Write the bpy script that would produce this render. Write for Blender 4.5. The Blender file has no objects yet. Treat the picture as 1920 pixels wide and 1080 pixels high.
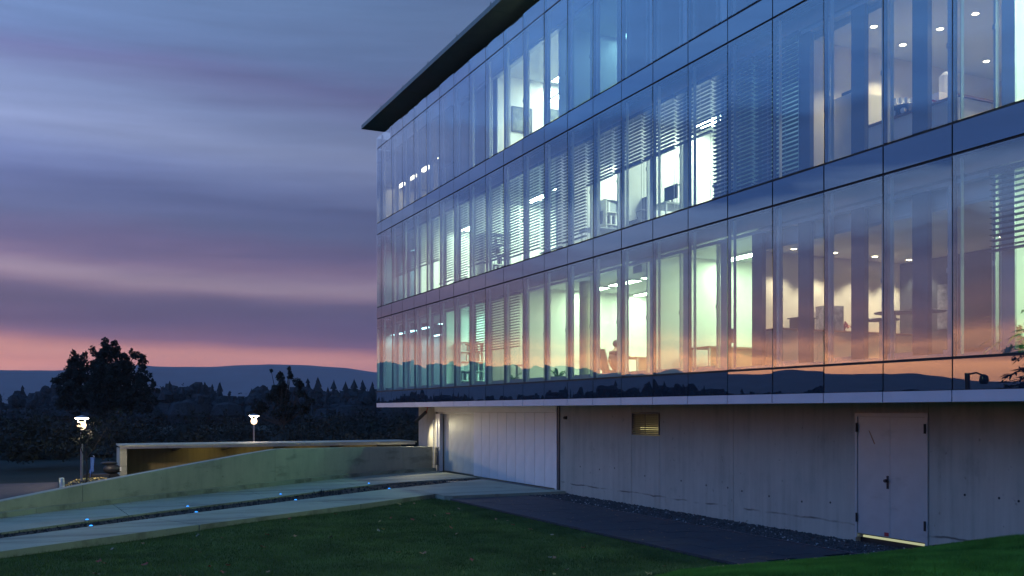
import bpy, math, random
import numpy as np
from mathutils import Vector, Matrix, Euler
R = math.radians
rnd = random.Random(7)
scene = bpy.context.scene
col = scene.collection

# ------------------------------------------------------------------ camera
cam_d = bpy.data.cameras.new('camera')
cam = bpy.data.objects.new('camera', cam_d); col.objects.link(cam)
cam.location = (-12.36, 0.0, 2.43)
cam.rotation_euler = (R(90), 0, -R(25.5955))
cam_d.sensor_fit = 'HORIZONTAL'; cam_d.sensor_width = 36.0
cam_d.lens = 36.0 * 1783 / 1920
cam_d.shift_y = 229.5 / 1920
cam_d.clip_start = 0.1; cam_d.clip_end = 30000
scene.camera = cam

# ------------------------------------------------------------------ node helpers
def s2l(c):
    return tuple((x/255/12.92 if x/255 <= .04045 else ((x/255+.055)/1.055)**2.4) for x in c) + (1.0,)
class NT:
    def __init__(s, tree): s.t = tree; s.n = tree.nodes; s.l = tree.links
    def add(s, typ, **kw):
        n = s.n.new(typ)
        for k, v in kw.items(): setattr(n, k, v)
        return n
    def put(s, sock, v):
        if isinstance(v, bpy.types.NodeSocket): s.l.new(v, sock)
        else: sock.default_value = v
    def math(s, op, a, b=0.0, c=None, clamp=False):
        n = s.add('ShaderNodeMath', operation=op, use_clamp=clamp)
        s.put(n.inputs[0], a); s.put(n.inputs[1], b)
        if c is not None: s.put(n.inputs[2], c)
        return n.outputs[0]
    def mix(s, f, a, b, blend='MIX'):
        n = s.add('ShaderNodeMix', data_type='RGBA', blend_type=blend)
        s.put(n.inputs[0], f); s.put(n.inputs[6], a); s.put(n.inputs[7], b)
        return n.outputs[2]
    def ramp(s, f, stops, interp='LINEAR'):
        n = s.add('ShaderNodeValToRGB'); n.color_ramp.interpolation = interp
        e = n.color_ramp.elements
        while len(e) < len(stops): e.new(0.5)
        for i, (p, c) in enumerate(stops):
            e[i].position = p; e[i].color = c
        s.put(n.inputs[0], f); return n.outputs[0]
    def noise(s, vec, scale, detail=3.0, rough=.5, w=None):
        n = s.add('ShaderNodeTexNoise')
        s.put(n.inputs['Vector'], vec); n.inputs['Scale'].default_value = scale
        n.inputs['Detail'].default_value = detail; n.inputs['Roughness'].default_value = rough
        return n.outputs[0]
    def mapr(s, v, a, b, c, d, smooth=False):
        n = s.add('ShaderNodeMapRange', interpolation_type='SMOOTHSTEP' if smooth else 'LINEAR')
        for k, x in enumerate((v, a, b, c, d)): s.put(n.inputs[k], x)
        return n.outputs[0]
    def scale(s, vec, sc, off=(0, 0, 0)):
        n = s.add('ShaderNodeMapping'); s.put(n.inputs[0], vec)
        n.inputs['Scale'].default_value = sc; n.inputs['Location'].default_value = off
        return n.outputs[0]

# ------------------------------------------------------------------ world: dusk sky
world = bpy.data.worlds.new('World'); scene.world = world; world.use_nodes = True
W = NT(world.node_tree); W.n.clear()
tc = W.add('ShaderNodeTexCoord').outputs['Generated']
sx = W.add('ShaderNodeSeparateXYZ'); W.l.new(tc, sx.inputs[0])
dx, dy, dz = sx.outputs
az = W.math('ARCTAN2', dx, dy)                                   # 0 along +y, towards +x positive
el = W.math('MULTIPLY', W.math('ARCSINE', W.math('MAXIMUM', dz, 0.0)), 57.29578)
def cxyz(x, y, z):
    n = W.add('ShaderNodeCombineXYZ'); W.put(n.inputs[0], x); W.put(n.inputs[1], y); W.put(n.inputs[2], z); return n.outputs[0]
tilt = W.math('ADD', el, W.math('MULTIPLY', az, -1.6))           # bands sink slightly to the right
warp = W.noise(cxyz(W.math('MULTIPLY', az, 2.2), W.math('MULTIPLY', el, .05), 3.0), 1.0, 3.0)
streak = W.noise(cxyz(W.math('MULTIPLY', az, 2.6), W.math('MULTIPLY', tilt, .42), 7.0), 1.0, 4.0, .55)
fine = W.noise(cxyz(W.math('MULTIPLY', az, 6.0), W.math('MULTIPLY', tilt, 1.5), 1.0), 1.0, 3.0, .5)
amp = W.mapr(el, 1.5, 9.0, .35, 2.6)
e2 = W.math('ADD', el, W.math('MULTIPLY', W.math('SUBTRACT', warp, .5), amp))
e2 = W.math('ADD', e2, W.math('MULTIPLY', W.math('SUBTRACT', streak, .5), amp))
e2 = W.math('ADD', e2, W.math('MULTIPLY_ADD', W.math('MAXIMUM', az, -.15), 1.6, -.14))
stops = [(0.0, (204,138,140)), (2.4, (206,138,142)), (3.2, (218,152,150)), (3.55, (200,138,146)), (3.9, (140,106,142)), (4.4, (116,98,140)), (4.9, (106,94,138)),
         (5.9, (100,94,136)), (6.4, (112,102,142)), (6.9, (146,126,158)), (7.3, (162,142,168)), (7.7, (156,138,166)), (8.4, (134,116,154)), (9.2, (106,100,144)),
         (10.6, (94,103,148)), (12.2, (90,102,150)), (13.2, (104,118,166)), (15.2, (124,138,180)), (17.0, (114,130,174)),
         (18.7, (100,108,156)), (20.0, (98,120,168)), (22.5, (100,128,176)), (30, (80,116,174)), (55, (54,90,152))]
def thru(e, c):                                                  # what the sky must be to look like c through the low haze
    l = s2l(c); T = math.exp(-1.8e-4*min(5500, 243/math.tan(R(max(e, .5))))); S = (.055, .085, .22)
    return tuple(max(.02, (x-(1-T)*s_)/T) for x, s_ in zip(l, S)) + (1,)
base = W.ramp(W.math('DIVIDE', e2, 60.0), [(e/60, thru(e, c)) for e, c in stops])
# the western half of the sky is still bright
wst = W.math('POWER', W.math('MULTIPLY_ADD', W.math('COSINE', W.math('ADD', az, R(72))), .5, .5), 4.0)
wsc = W.add('ShaderNodeVectorMath', operation='SCALE'); W.l.new(base, wsc.inputs[0])
W.l.new(W.math('MULTIPLY_ADD', wst, W.mapr(el, 6, 14, .3, 3.0), .54), wsc.inputs['Scale']); base = wsc.outputs[0]
# the afterglow sits left of the frame, where the sun went down
daz = W.math('ADD', az, R(47))
glow_h = W.math('POWER', 2.71828, W.math('MULTIPLY', W.math('MULTIPLY', daz, daz), -4.2))
ge = W.math('ADD', el, W.math('MULTIPLY', W.math('SUBTRACT', streak, .5), 2.6))
G1 = lambda x: (x, x, x, 1)
glow_v = W.ramp(W.math('DIVIDE', ge, 12.0), [(0, G1(1)), (2.5/12, G1(.9)), (2.9/12, G1(.30)), (3.4/12, G1(.14)), (3.9/12, G1(.34)), (4.5/12, G1(.20)), (5.0/12, G1(.10)), (5.6/12, G1(.14)), (7/12, G1(.05)), (9/12, G1(.02)), (1, G1(0))])
gcol = W.ramp(W.math('DIVIDE', ge, 12.0), [(0, (1.0,.40,.10,1)), (.25, (1.0,.43,.14,1)), (.5, (.80,.35,.26,1)), (1, (.55,.30,.55,1))])
gv = W.add('ShaderNodeSeparateColor'); W.l.new(glow_v, gv.inputs[0])
glow = W.mix(1.0, (0,0,0,1), W.mix(W.math('MULTIPLY', glow_h, gv.outputs[0]), (0,0,0,1), gcol), 'ADD')
gsc = W.add('ShaderNodeVectorMath', operation='SCALE'); W.l.new(glow, gsc.inputs[0]); gsc.inputs['Scale'].default_value = 3.5
lum = W.add('ShaderNodeRGBToBW'); W.l.new(base, lum.inputs[0]); base = W.mix(.05, base, lum.outputs[0])
# the sky towards and beyond the sunset: bluer and clearer, with one pale cloud band
west = W.math('MULTIPLY', W.mapr(az, R(-10), R(-32), 0, 1, True), W.mapr(az, R(-178), R(-120), 0, 1, True))
west = W.math('MULTIPLY', west, W.mapr(el, 3.8, 5.5, 0, .92, True))
we = W.math('ADD', el, W.math('MULTIPLY', W.math('SUBTRACT', streak, .5), 7.0))
we = W.math('ADD', we, W.math('MULTIPLY', W.math('SUBTRACT', warp, .5), 5.0))
wst_c = [(4, (.17,.15,.30)), (5.5, (.15,.15,.30)), (7, (.21,.22,.42)), (8.5, (.14,.17,.37)), (10.3, (.30,.45,.82)), (12, (.24,.41,.82)), (13.4, (.04,.15,.50)), (16.2, (.02,.13,.48)),
         (18, (.09,.31,.88)), (21, (.15,.42,1.05)), (30, (.09,.31,.88)), (58, (.05,.18,.58))]
base = W.mix(west, base, W.ramp(W.math('DIVIDE', we, 60.0), [(e/60, c+(1,)) for e, c in wst_c]))
var = W.mapr(fine, .3, .7, .93, 1.07)
vs = W.add('ShaderNodeVectorMath', operation='SCALE'); W.l.new(base, vs.inputs[0]); W.l.new(var, vs.inputs['Scale'])
tot = W.add('ShaderNodeVectorMath', operation='ADD'); W.l.new(vs.outputs[0], tot.inputs[0]); W.l.new(gsc.outputs[0], tot.inputs[1])
nis = W.add('ShaderNodeTexSky', sky_type='NISHITA'); nis.sun_disc = False
nis.sun_elevation = R(-2.0); nis.sun_rotation = R(-44)
bg1 = W.add('ShaderNodeBackground'); W.l.new(tot.outputs[0], bg1.inputs[0]); bg1.inputs[1].default_value = 1.0
bg2 = W.add('ShaderNodeBackground'); W.l.new(nis.outputs[0], bg2.inputs[0]); bg2.inputs[1].default_value = 0.05
ad = W.add('ShaderNodeAddShader'); W.l.new(bg1.outputs[0], ad.inputs[0]); W.l.new(bg2.outputs[0], ad.inputs[1])
wo = W.add('ShaderNodeOutputWorld'); W.l.new(ad.outputs[0], wo.inputs[0])

sun_d = bpy.data.lights.new('sun', 'SUN'); sun_d.energy = 2.0; sun_d.angle = R(0.5); sun_d.color = (1, .62, .4)
sun = bpy.data.objects.new('sun', sun_d); col.objects.link(sun)
sun.rotation_euler = (R(86), 0, R(180) + R(44)); sun.location = (-60, 60, 40)
# the sun has set: it stands at azimuth -44 deg, 4 deg below the horizon
sun.rotation_euler = Vector((math.sin(R(44)), -math.cos(R(44)), .07)).to_track_quat('-Z', 'Y').to_euler()

vs_ = scene.view_settings
vs_.view_transform = 'Standard'; vs_.look = 'None'; vs_.exposure = 0.22; vs_.gamma = 1.0; vs_.use_curve_mapping = False
cy = scene.cycles
cy.max_bounces = 8; cy.diffuse_bounces = 4; cy.glossy_bounces = 4; cy.transmission_bounces = 4
cy.transparent_max_bounces = 16; cy.volume_bounces = 2; cy.caustics_reflective = False; cy.caustics_refractive = False
cy.sample_clamp_indirect = 6.0
cy.use_denoising = True

# ------------------------------------------------------------------ materials
def new_mat(name):
    m = bpy.data.materials.new(name); m.use_nodes = True
    return m, NT(m.node_tree), m.node_tree.nodes['Principled BSDF']
def mat(name, c, rough=.6, metal=0.0, var=.15, vscale=4.0, bump=0.0, bscale=40.0, emit=None, estr=0.0, coord='Object', stretch=(1,1,1), spec=None):
    m, t, b = new_mat(name)
    tc = t.add('ShaderNodeTexCoord').outputs[coord]
    v = t.scale(tc, stretch)
    lo = tuple(x*(1-var) for x in c) + (1,); hi = tuple(min(1, x*(1+var)) for x in c) + (1,)
    if var > 0:
        t.l.new(t.ramp(t.noise(v, vscale, 5.0, .6), [(.3, lo), (.7, hi)]), b.inputs['Base Color'])
    else: b.inputs['Base Color'].default_value = tuple(c) + (1,)
    b.inputs['Roughness'].default_value = rough; b.inputs['Metallic'].default_value = metal
    if spec is not None: b.inputs['Specular IOR Level'].default_value = spec
    if bump > 0:
        bn = t.add('ShaderNodeBump'); bn.inputs['Strength'].default_value = 1; bn.inputs['Distance'].default_value = bump
        t.l.new(t.noise(v, bscale, 4.0), bn.inputs['Height']); t.l.new(bn.outputs[0], b.inputs['Normal'])
    if emit:
        b.inputs['Emission Color'].default_value = tuple(emit) + (1,); b.inputs['Emission Strength'].default_value = estr
    return m
def glass_mat(name, opaque=None, r0=.26, gain=.66, wave=.022):
    m = bpy.data.materials.new(name); m.use_nodes = True; t = NT(m.node_tree); t.n.clear()
    out = t.add('ShaderNodeOutputMaterial')
    oi = t.add('ShaderNodeObjectInfo')
    off = t.add('ShaderNodeVectorMath', operation='SCALE'); off.inputs[0].default_value = (57., 91., 37.)
    t.l.new(oi.outputs['Random'], off.inputs['Scale'])
    tcn = t.add('ShaderNodeTexCoord').outputs['Object']
    ad = t.add('ShaderNodeVectorMath', operation='ADD'); t.l.new(tcn, ad.inputs[0]); t.l.new(off.outputs[0], ad.inputs[1])
    nz = t.noise(t.scale(ad.outputs[0], (1, 1.0, .42)), .75, 1.0, .35)
    bn = t.add('ShaderNodeBump'); bn.inputs['Strength'].default_value = 1; bn.inputs['Distance'].default_value = wave
    t.l.new(nz, bn.inputs['Height'])
    lw = t.add('ShaderNodeLayerWeight'); lw.inputs['Blend'].default_value = .5
    f = t.math('POWER', lw.outputs['Facing'], 3.0)
    f = t.math('MULTIPLY_ADD', f, gain, r0)
    g = t.add('ShaderNodeBsdfGlossy'); g.inputs['Roughness'].default_value = 0.0
    g.inputs['Color'].default_value = (.93, .97, 1, 1); t.l.new(bn.outputs[0], g.inputs['Normal'])
    if opaque:
        b = t.add('ShaderNodeBsdfDiffuse'); b.inputs['Color'].default_value = opaque + (1,)
    else:
        b = t.add('ShaderNodeBsdfTransparent'); b.inputs['Color'].default_value = (.86, .95, .93, 1)
    mx = t.add('ShaderNodeMixShader'); t.l.new(f, mx.inputs[0]); t.l.new(b.outputs[0], mx.inputs[1]); t.l.new(g.outputs[0], mx.inputs[2])
    t.l.new(mx.outputs[0], out.inputs[0]); return m
def clear_mat(name):
    m = bpy.data.materials.new(name); m.use_nodes = True; t = NT(m.node_tree); t.n.clear()
    out = t.add('ShaderNodeOutputMaterial'); b = t.add('ShaderNodeBsdfTransparent'); b.inputs['Color'].default_value = (.97, .99, .98, 1)
    t.l.new(b.outputs[0], out.inputs[0]); return m
def concrete_mat(name, c, dirt=True, streak=(6, 6, .35)):
    m, t, b = new_mat(name)
    g = t.add('ShaderNodeNewGeometry').outputs['Position']
    n1 = t.noise(t.scale(g, streak), 1.0, 5.0, .6)
    n2 = t.noise(g, .8, 4.0, .6)
    n3 = t.noise(g, 28.0, 3.0, .6)
    a = t.math('ADD', t.math('MULTIPLY', n1, .5), t.math('MULTIPLY', n2, .5))
    c0 = tuple(x*.78 for x in c) + (1,); c1 = tuple(x*1.14 for x in c) + (1,)
    cc = t.ramp(a, [(.34, c0), (.5, tuple(c)+(1,)), (.66, c1)])
    pits = t.mapr(t.noise(g, 9.0, 2.0, .5), .70, .76, 0, .55, True)
    cc = t.mix(pits, cc, tuple(x*.45 for x in c)+(1,))
    if dirt:
        sp = t.add('ShaderNodeSeparateXYZ'); t.l.new(g, sp.inputs[0])
        z = t.math('ADD', sp.outputs[2], t.math('MULTIPLY', t.noise(t.scale(g, (1, 1.2, 1)), 1.1, 3.0), -.16))
        band = t.math('MULTIPLY', t.mapr(z, .13, .16, 0, 1, True), t.mapr(z, .19, .165, 0, 1, True))
        cc = t.mix(t.math('MULTIPLY', band, t.mapr(t.noise(g, 1.3, 3.0), .38, .55, 0, .8)), cc, (.05, .035, .028, 1))
    t.l.new(cc, b.inputs['Base Color']); b.inputs['Roughness'].default_value = .75
    bn = t.add('ShaderNodeBump'); bn.inputs['Strength'].default_value = 1; bn.inputs['Distance'].default_value = .003
    t.l.new(t.math('ADD', n3, t.math('MULTIPLY', n1, 2)), bn.inputs['Height']); t.l.new(bn.outputs[0], b.inputs['Normal'])
    return m
def stain(m, sc, lo, depth, rot=0.0):
    t = NT(m.node_tree); b = t.n['Principled BSDF']; l = b.inputs['Base Color'].links[0]; src = l.from_socket
    mp = t.add('ShaderNodeMapping'); mp.inputs['Rotation'].default_value = (0, 0, rot); mp.inputs['Scale'].default_value = sc
    t.l.new(t.add('ShaderNodeNewGeometry').outputs['Position'], mp.inputs[0])
    f = t.mapr(t.noise(mp.outputs[0], 1.0, 6.0, .65), lo, lo+.16, 0, depth, True)
    t.l.new(t.mix(f, src, (.05, .05, .045, 1)), b.inputs['Base Color'])
def emis(name, c, s):
    m = bpy.data.materials.new(name); m.use_nodes = True; t = NT(m.node_tree); t.n.clear()
    o = t.add('ShaderNodeOutputMaterial'); e = t.add('ShaderNodeEmission'); e.inputs[0].default_value = tuple(c)+(1,); e.inputs[1].default_value = s
    t.l.new(e.outputs[0], o.inputs[0]); return m

M = {}
M['glass'] = glass_mat('facade_glass')
M['span'] = glass_mat('spandrel_glass', (.018, .024, .04), .28, .68, .009)
M['clear'] = clear_mat('clear_glass')
M['joint'] = mat('dark_joint', (.012, .013, .018), .6, var=0)
M['alu'] = mat('aluminium_frame', (.38, .40, .42), .45, .4, .06, 3)
M['alu_dark'] = mat('dark_aluminium', (.055, .06, .075), .45, .3, .08, 3)
M['slat'] = mat('blind_slat', (.05, .058, .068), .55, .3, .06, 2)
M['band'] = mat('soffit_panel', (.62, .60, .63), .42, .1, .05, 2.0)
M['roof'] = mat('roof_metal', (.16, .20, .16), .42, .35, .1, 2.0)
M['conc'] = concrete_mat('board_concrete', (.46, .43, .36))
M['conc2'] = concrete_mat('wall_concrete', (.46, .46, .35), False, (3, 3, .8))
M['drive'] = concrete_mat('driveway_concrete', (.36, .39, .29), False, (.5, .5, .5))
M['white'] = mat('white_paint', (.80, .79, .76), .6, 0, .03, 2)
M['cream'] = mat('cream_wall', (.72, .66, .55), .7, 0, .03, 2)
M['ochre'] = concrete_mat('ochre_concrete', (.36, .30, .16), False)
M['ceil'] = mat('ceiling_tile', (.66, .68, .65), .8, 0, .03, 2)
M['floor'] = mat('carpet', (.12, .12, .12), .9, 0, .15, 8)
M['door'] = mat('painted_steel', (.46, .50, .50), .34, .25, .06, 3.0, .0008, 2.0)
M['gate'] = mat('white_gate', (.80, .78, .77), .5, .1, .05, 2.0)
M['gate2'] = mat('grey_gate', (.66, .66, .60), .5, .1, .06, 2.0)
M['steel'] = mat('steel', (.45, .46, .47), .3, .8, .05, 4)
M['black'] = mat('black_plastic', (.02, .021, .024), .45, 0, .1, 4)
M['soil'] = mat('dark_soil', (.028, .027, .025), .95, 0, .4, 9, .02, 30, coord='Object')
M['paver'] = mat('slate_paver', (.032, .040, .052), .6, 0, .25, 3, .002, 30)
M['stone'] = mat('gravel_stone', (.07, .07, .075), .75, 0, .5, 7)
M['stone2'] = mat('pale_pebble', (.42, .42, .42), .7, 0, .3, 7)
M['grass'] = mat('grass_blade', (.095, .155, .040), .8, 0, .45, 1.2, spec=.15)
M['turf'] = mat('turf', (.070, .110, .034), .95, 0, .5, .9, .02, 25, spec=.1)
M['litgrass'] = mat('lit_bank_grass_blade', (.12, .28, .040), .8, 0, .45, 1.5, spec=.15)  # lighter copy of the lawn grass; the bank's lighting is put into this colour
M['field'] = mat('field', (.055, .065, .050), .95, 0, .4, .05, spec=.1)
M['hill'] = mat('hill_forest', (.085, .095, .10), .95, 0, .35, .01, spec=0)
M['leaf'] = mat('tree_leaf', (.042, .052, .046), .8, 0, .35, 3, spec=.1)
M['leaf2'] = mat('conifer_needles', (.040, .050, .056), .85, 0, .35, 3, spec=.1)
M['bark'] = mat('bark', (.07, .055, .045), .9, 0, .3, 9, .01, 30)
M['plant'] = mat('house_plant', (.12, .30, .05), .5, 0, .3, 5)
M['leafred'] = mat('red_leaf', (.42, .10, .06), .7, 0, .3, 20)
M['leafyel'] = mat('yellow_leaf', (.55, .42, .14), .7, 0, .3, 20)
M['leafbro'] = mat('brown_leaf', (.40, .23, .12), .7, 0, .3, 20)
M['leafpal'] = mat('pale_leaf', (.30, .28, .22), .7, 0, .2, 20)
M['asphalt'] = mat('asphalt', (.055, .052, .055), .85, 0, .25, 4, .004, 60)
M['wood'] = mat('wood_veneer', (.30, .17, .11), .5, 0, .2, 3, stretch=(1, 8, 8))
M['brass'] = mat('louvre_slat', (.34, .31, .22), .5, .3, .12, 6)
M['suit'] = mat('dark_suit', (.035, .032, .04), .85, 0, .1, 10)
M['skin'] = mat('skin', (.50, .31, .23), .55, 0, .05, 10)
M['hair'] = mat('dark_hair', (.025, .018, .014), .6, 0, .1, 20)
M['bluep'] = mat('blue_paint', (.05, .13, .42), .35, 0, .05, 4)
M['redp'] = mat('red_paint', (.40, .04, .05), .4, 0, .05, 4)
M['pic'] = mat('dark_print', (.10, .12, .11), .5, 0, .85, 5, coord='Object')
M['pic2'] = mat('poster_print', (.20, .20, .24), .5, 0, .7, 7, coord='Object')
M['glassware'] = mat('glassware', (.75, .78, .80), .15, 0, .05, 4)
M['e_office'] = emis('fluorescent_green_white', (.70, 1.0, .62), 44.0)
M['e_white'] = emis('fluorescent_white', (.84, 1.0, .76), 52.0)
M['e_bright'] = emis('fluorescent_bright', (.74, 1.0, .72), 80.0)
M['e_tube'] = emis('yellow_shelter_tube', (1.0, .80, .28), 4.5)
M['e_dim2'] = emis('fluorescent_faint', (.45, .95, 1.0), 7)
M['e_dim'] = emis('fluorescent_dim', (.45, .95, 1.0), 30)
M['e_teal'] = emis('fluorescent_teal', (.45, 1.0, .74), 55)
M['e_warm'] = emis('warm_lamp', (1.0, .80, .50), 22.0)
M['e_warmdim'] = emis('warm_dim_lamp', (1.0, .83, .60), 22.0)
M['e_street'] = emis('street_lamp_glow', (1.0, .86, .70), 60.0)
M['e_globe'] = emis('warm_globe', (1.0, .74, .46), 2.2)
M['e_blue'] = emis('blue_led', (.03, .30, 1.0), 2.6)
M['e_yellow'] = emis('yellow_tube', (1.0, .86, .35), 1.0)
M['e_gap'] = emis('door_gap_glow', (.95, 1.0, .60), .4)
M['e_screen'] = emis('screen', (.75, .9, .85), .8)

stain(M['drive'], (.10, 2.0, 1), .50, .45, R(-42)); stain(M['drive'], (.9, .9, .9), .56, .45)
stain(M['conc'], (1.6, 1.6, .9), .56, .18); stain(M['conc2'], (.8, .8, 2.5), .54, .35)
stain(M['door'], (1.2, 1.2, 3.0), .60, .22); stain(M['gate'], (2.0, 2.0, .25), .60, .14)
# ------------------------------------------------------------------ mesh helpers
class MB:
    def __init__(s): s.v = []; s.f = []; s.m = []
    def add(s, vs, fs, mi=0):
        k = len(s.v); s.v += [tuple(p) for p in vs]; s.f += [tuple(i+k for i in f) for f in fs]; s.m += [mi]*len(fs); return s
    def box(s, x0, x1, y0, y1, z0, z1, mi=0):
        return s.add([(x0,y0,z0),(x1,y0,z0),(x1,y1,z0),(x0,y1,z0),(x0,y0,z1),(x1,y0,z1),(x1,y1,z1),(x0,y1,z1)],
                     [(0,3,2,1),(4,5,6,7),(0,1,5,4),(1,2,6,5),(2,3,7,6),(3,0,4,7)], mi)
    def tube(s, pts, rad, n=8, mi=0, cap=True):
        pts = [Vector(p) for p in pts]; rs = rad if isinstance(rad, (list, tuple)) else [rad]*len(pts)
        vs = []; fs = []
        ref = Vector((0,0,1))
        for i, p in enumerate(pts):
            d = (pts[min(i+1, len(pts)-1)] - pts[max(i-1, 0)]).normalized()
            a = d.cross(ref if abs(d.z) < .95 else Vector((1,0,0))).normalized(); b = d.cross(a)
            for k in range(n):
                t = 2*math.pi*k/n; vs.append(p + (a*math.cos(t) + b*math.sin(t))*rs[i])
        for i in range(len(pts)-1):
            for k in range(n):
                fs.append((i*n+k, i*n+(k+1)%n, (i+1)*n+(k+1)%n, (i+1)*n+k))
        if cap: fs += [tuple(range(n))[::-1], tuple((len(pts)-1)*n+k for k in range(n))]
        return s.add(vs, fs, mi)
    def lathe(s, prof, c, n=16, mi=0):
        vs = []; fs = []
        for r, z in prof:
            for k in range(n):
                t = 2*math.pi*k/n; vs.append((c[0]+r*math.cos(t), c[1]+r*math.sin(t), c[2]+z))
        for i in range(len(prof)-1):
            for k in range(n): fs.append((i*n+k, i*n+(k+1)%n, (i+1)*n+(k+1)%n, (i+1)*n+k))
        fs += [tuple(range(n))[::-1], tuple((len(prof)-1)*n+k for k in range(n))]
        return s.add(vs, fs, mi)
    def blob(s, c, r, seed=0, mi=0, n=6, m=4, jit=.25):
        q = random.Random(seed); vs = []; fs = []
        for j in range(m+1):
            th = math.pi*j/m
            for k in range(n):
                ph = 2*math.pi*k/n; w = 1 + q.uniform(-jit, jit)
                vs.append((c[0]+r[0]*w*math.sin(th)*math.cos(ph), c[1]+r[1]*w*math.sin(th)*math.sin(ph), c[2]+r[2]*math.cos(th)*(1 if j in (0, m) else w)))
        for j in range(m):
            for k in range(n): fs.append((j*n+k, (j+1)*n+k, (j+1)*n+(k+1)%n, j*n+(k+1)%n))
        return s.add(vs, fs, mi)
    def mesh(s, name, mats, org=(0,0,0), smooth=False):
        me = bpy.data.meshes.new(name)
        me.from_pydata([(x-org[0], y-org[1], z-org[2]) for x, y, z in s.v], [], s.f)
        for m in (mats if isinstance(mats, (list, tuple)) else [mats]): me.materials.append(M[m] if isinstance(m, str) else m)
        if len(me.materials) > 1: me.polygons.foreach_set('material_index', s.m)
        if smooth: me.polygons.foreach_set('use_smooth', [True]*len(me.polygons))
        me.update(); return me
WO = {}
def tag(o, label=None, cat=None, group=None, kind=None):
    if label: o['label'] = label
    if cat: o['category'] = cat
    if group: o['group'] = group
    if kind: o['kind'] = kind
    return o
def link(name, me, loc, parent=None, **kw):
    o = bpy.data.objects.new(name, me); col.objects.link(o)
    WO[o.name] = Vector(loc)
    if parent: o.parent = parent; o.location = Vector(loc) - WO[parent.name]
    else: o.location = loc
    return tag(o, **kw)
def part(name, mb, mats, parent, loc=None, smooth=False, **kw):
    if loc is None:
        a = np.array(mb.v); loc = tuple(float(x) for x in (a.min(0)+a.max(0))/2)
    return link(name, mb.mesh(name, mats, loc, smooth), loc, parent, **kw)
def thing(name, label, cat, loc, group=None):
    return link(name, None, loc, None, label=label, cat=cat, group=group)
def struct(name, mb, mats, smooth=False, **kw):
    return link(name, mb.mesh(name, mats, (0,0,0), smooth), (0,0,0), None, kind='structure', **kw)
def solo(name, mb, mats, label, cat, group=None, smooth=False):
    a = np.array(mb.v); lo, hi = a.min(0), a.max(0); loc = (float(lo[0]+hi[0])/2, float(lo[1]+hi[1])/2, float(lo[2]))
    return link(name, mb.mesh(name, mats, loc, smooth), loc, None, label=label, cat=cat, group=group)

# ================================================================== OFFICE BUILDING
PW = 1.35
def Y(i): return 38.56 - PW*i
IMAX = 27                                  # panels -1 (half) .. 26
YE = 39.21; YN = Y(IMAX)
Z0, ZB, ZJ = 2.563, 2.742, 3.233           # soffit underside, band top, first joint
SP = [(3.233, 6.341), (6.827, 9.935), (10.42, 13.60)]
ZT = 14.08
ZS = 14.55                                  # underside of the floating roof
BX = 15.0                                  # depth of the building
bld = thing('office_building', 'three storey office building with a glass front, lit offices and a concrete base', 'building', (7, 22, 0))
def edges(i): return (YE if i < 0 else Y(i)), Y(i+1)
pane_cache = {}
def pane(name, i, z0, z1, kind):
    a, b = edges(i); w = a-b-.026; h = z1-z0
    key = (round(w, 3), round(h, 3), kind)
    if key not in pane_cache:
        mb = MB(); mb.box(0, .012, -w/2, w/2, -h/2, h/2)
        mb.m = [1, 1, 1, 1, 1, 0]
        # front grid for the reflective skin stays one quad
        pane_cache[key] = mb.mesh(name, ['glass' if kind == 0 else 'span', 'clear' if kind == 0 else 'joint'])
    o = link(name, pane_cache[key], (0, (a+b)/2, (z0+z1)/2), bld)
    o.rotation_euler = (0, R(rnd.gauss(0, .15 if kind == 0 else .04)), R(rnd.gauss(0, .13)))
    return o
for i in range(-1, IMAX):
    for z0, z1 in SP: pane('glass_pane', i, z0+.022, z1-.022, 0)
    pane('spandrel_pane', i, ZB+.004, SP[0][0]-.022, 1)
    pane('spandrel_pane', i, SP[0][1]+.022, SP[1][0]-.022, 1)
    pane('spandrel_pane', i, SP[1][1]+.022, SP[2][0]-.022, 1)
    pane('clerestory_pane', i, SP[2][1]+.022, ZT-.01, 0)
    a, b = edges(i)
    if i < 0: a, b = YE, Y(1)
    if i == 0: continue
    mb = MB(); mb.box(-.012, .9, b+.011, a-.011, Z0, ZB-.004); part('soffit_panel', mb, 'band', bld)
mull = MB(); mull.box(.016, .085, -.014, .014, 0, ZT-.02-ZB); me = mull.mesh('mullion', 'joint')
for i in range(0, IMAX+1): link('mullion', me, (0, Y(i), ZB), bld)
for z in [SP[0][0], SP[0][1], SP[1][0], SP[1][1], SP[2][0], SP[2][1]]:
    mb = MB(); mb.box(.020, .080, YN, YE-.02, z-.022, z+.022); part('transom', mb, 'joint', bld)
mb = MB(); mb.box(.10, .14, YN, YE-.02, ZB, SP[0][0]+.03)
for a_, b_ in ((SP[0][1], SP[1][0]), (SP[1][1], SP[2][0])): mb.box(.10, .14, YN, YE-.02, a_-.03, b_+.03)
part('spandrel_backing', mb, 'joint', bld)
# far end: the return of the glass skin
for k in range(4):
    for z0, z1 in [(ZB, SP[0][0])] + SP + [(SP[0][1], SP[1][0]), (SP[1][1], SP[2][0]), (SP[2][1], ZT)]:
        mb = MB(); mb.box(.02+k*1.5, 1.49+k*1.5, YE-.012, YE, z0+.02, z1-.02); part('end_pane', mb, 'span' if z1-z0 < 1 else 'span', bld)
mb = MB(); mb.box(6.1, BX, YE-.3, YE, ZB, ZS-.01); part('end_wall', mb, 'conc', bld)
mb = MB(); mb.box(.03, BX, YN-.2, YN-.02, ZB, ZS-.01); part('near_end_wall', mb, 'conc', bld)
mb = MB(); mb.box(BX-.2, BX, YN, YE-.31, ZB, ZS-.01); part('rear_wall', mb, 'white', bld)
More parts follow.
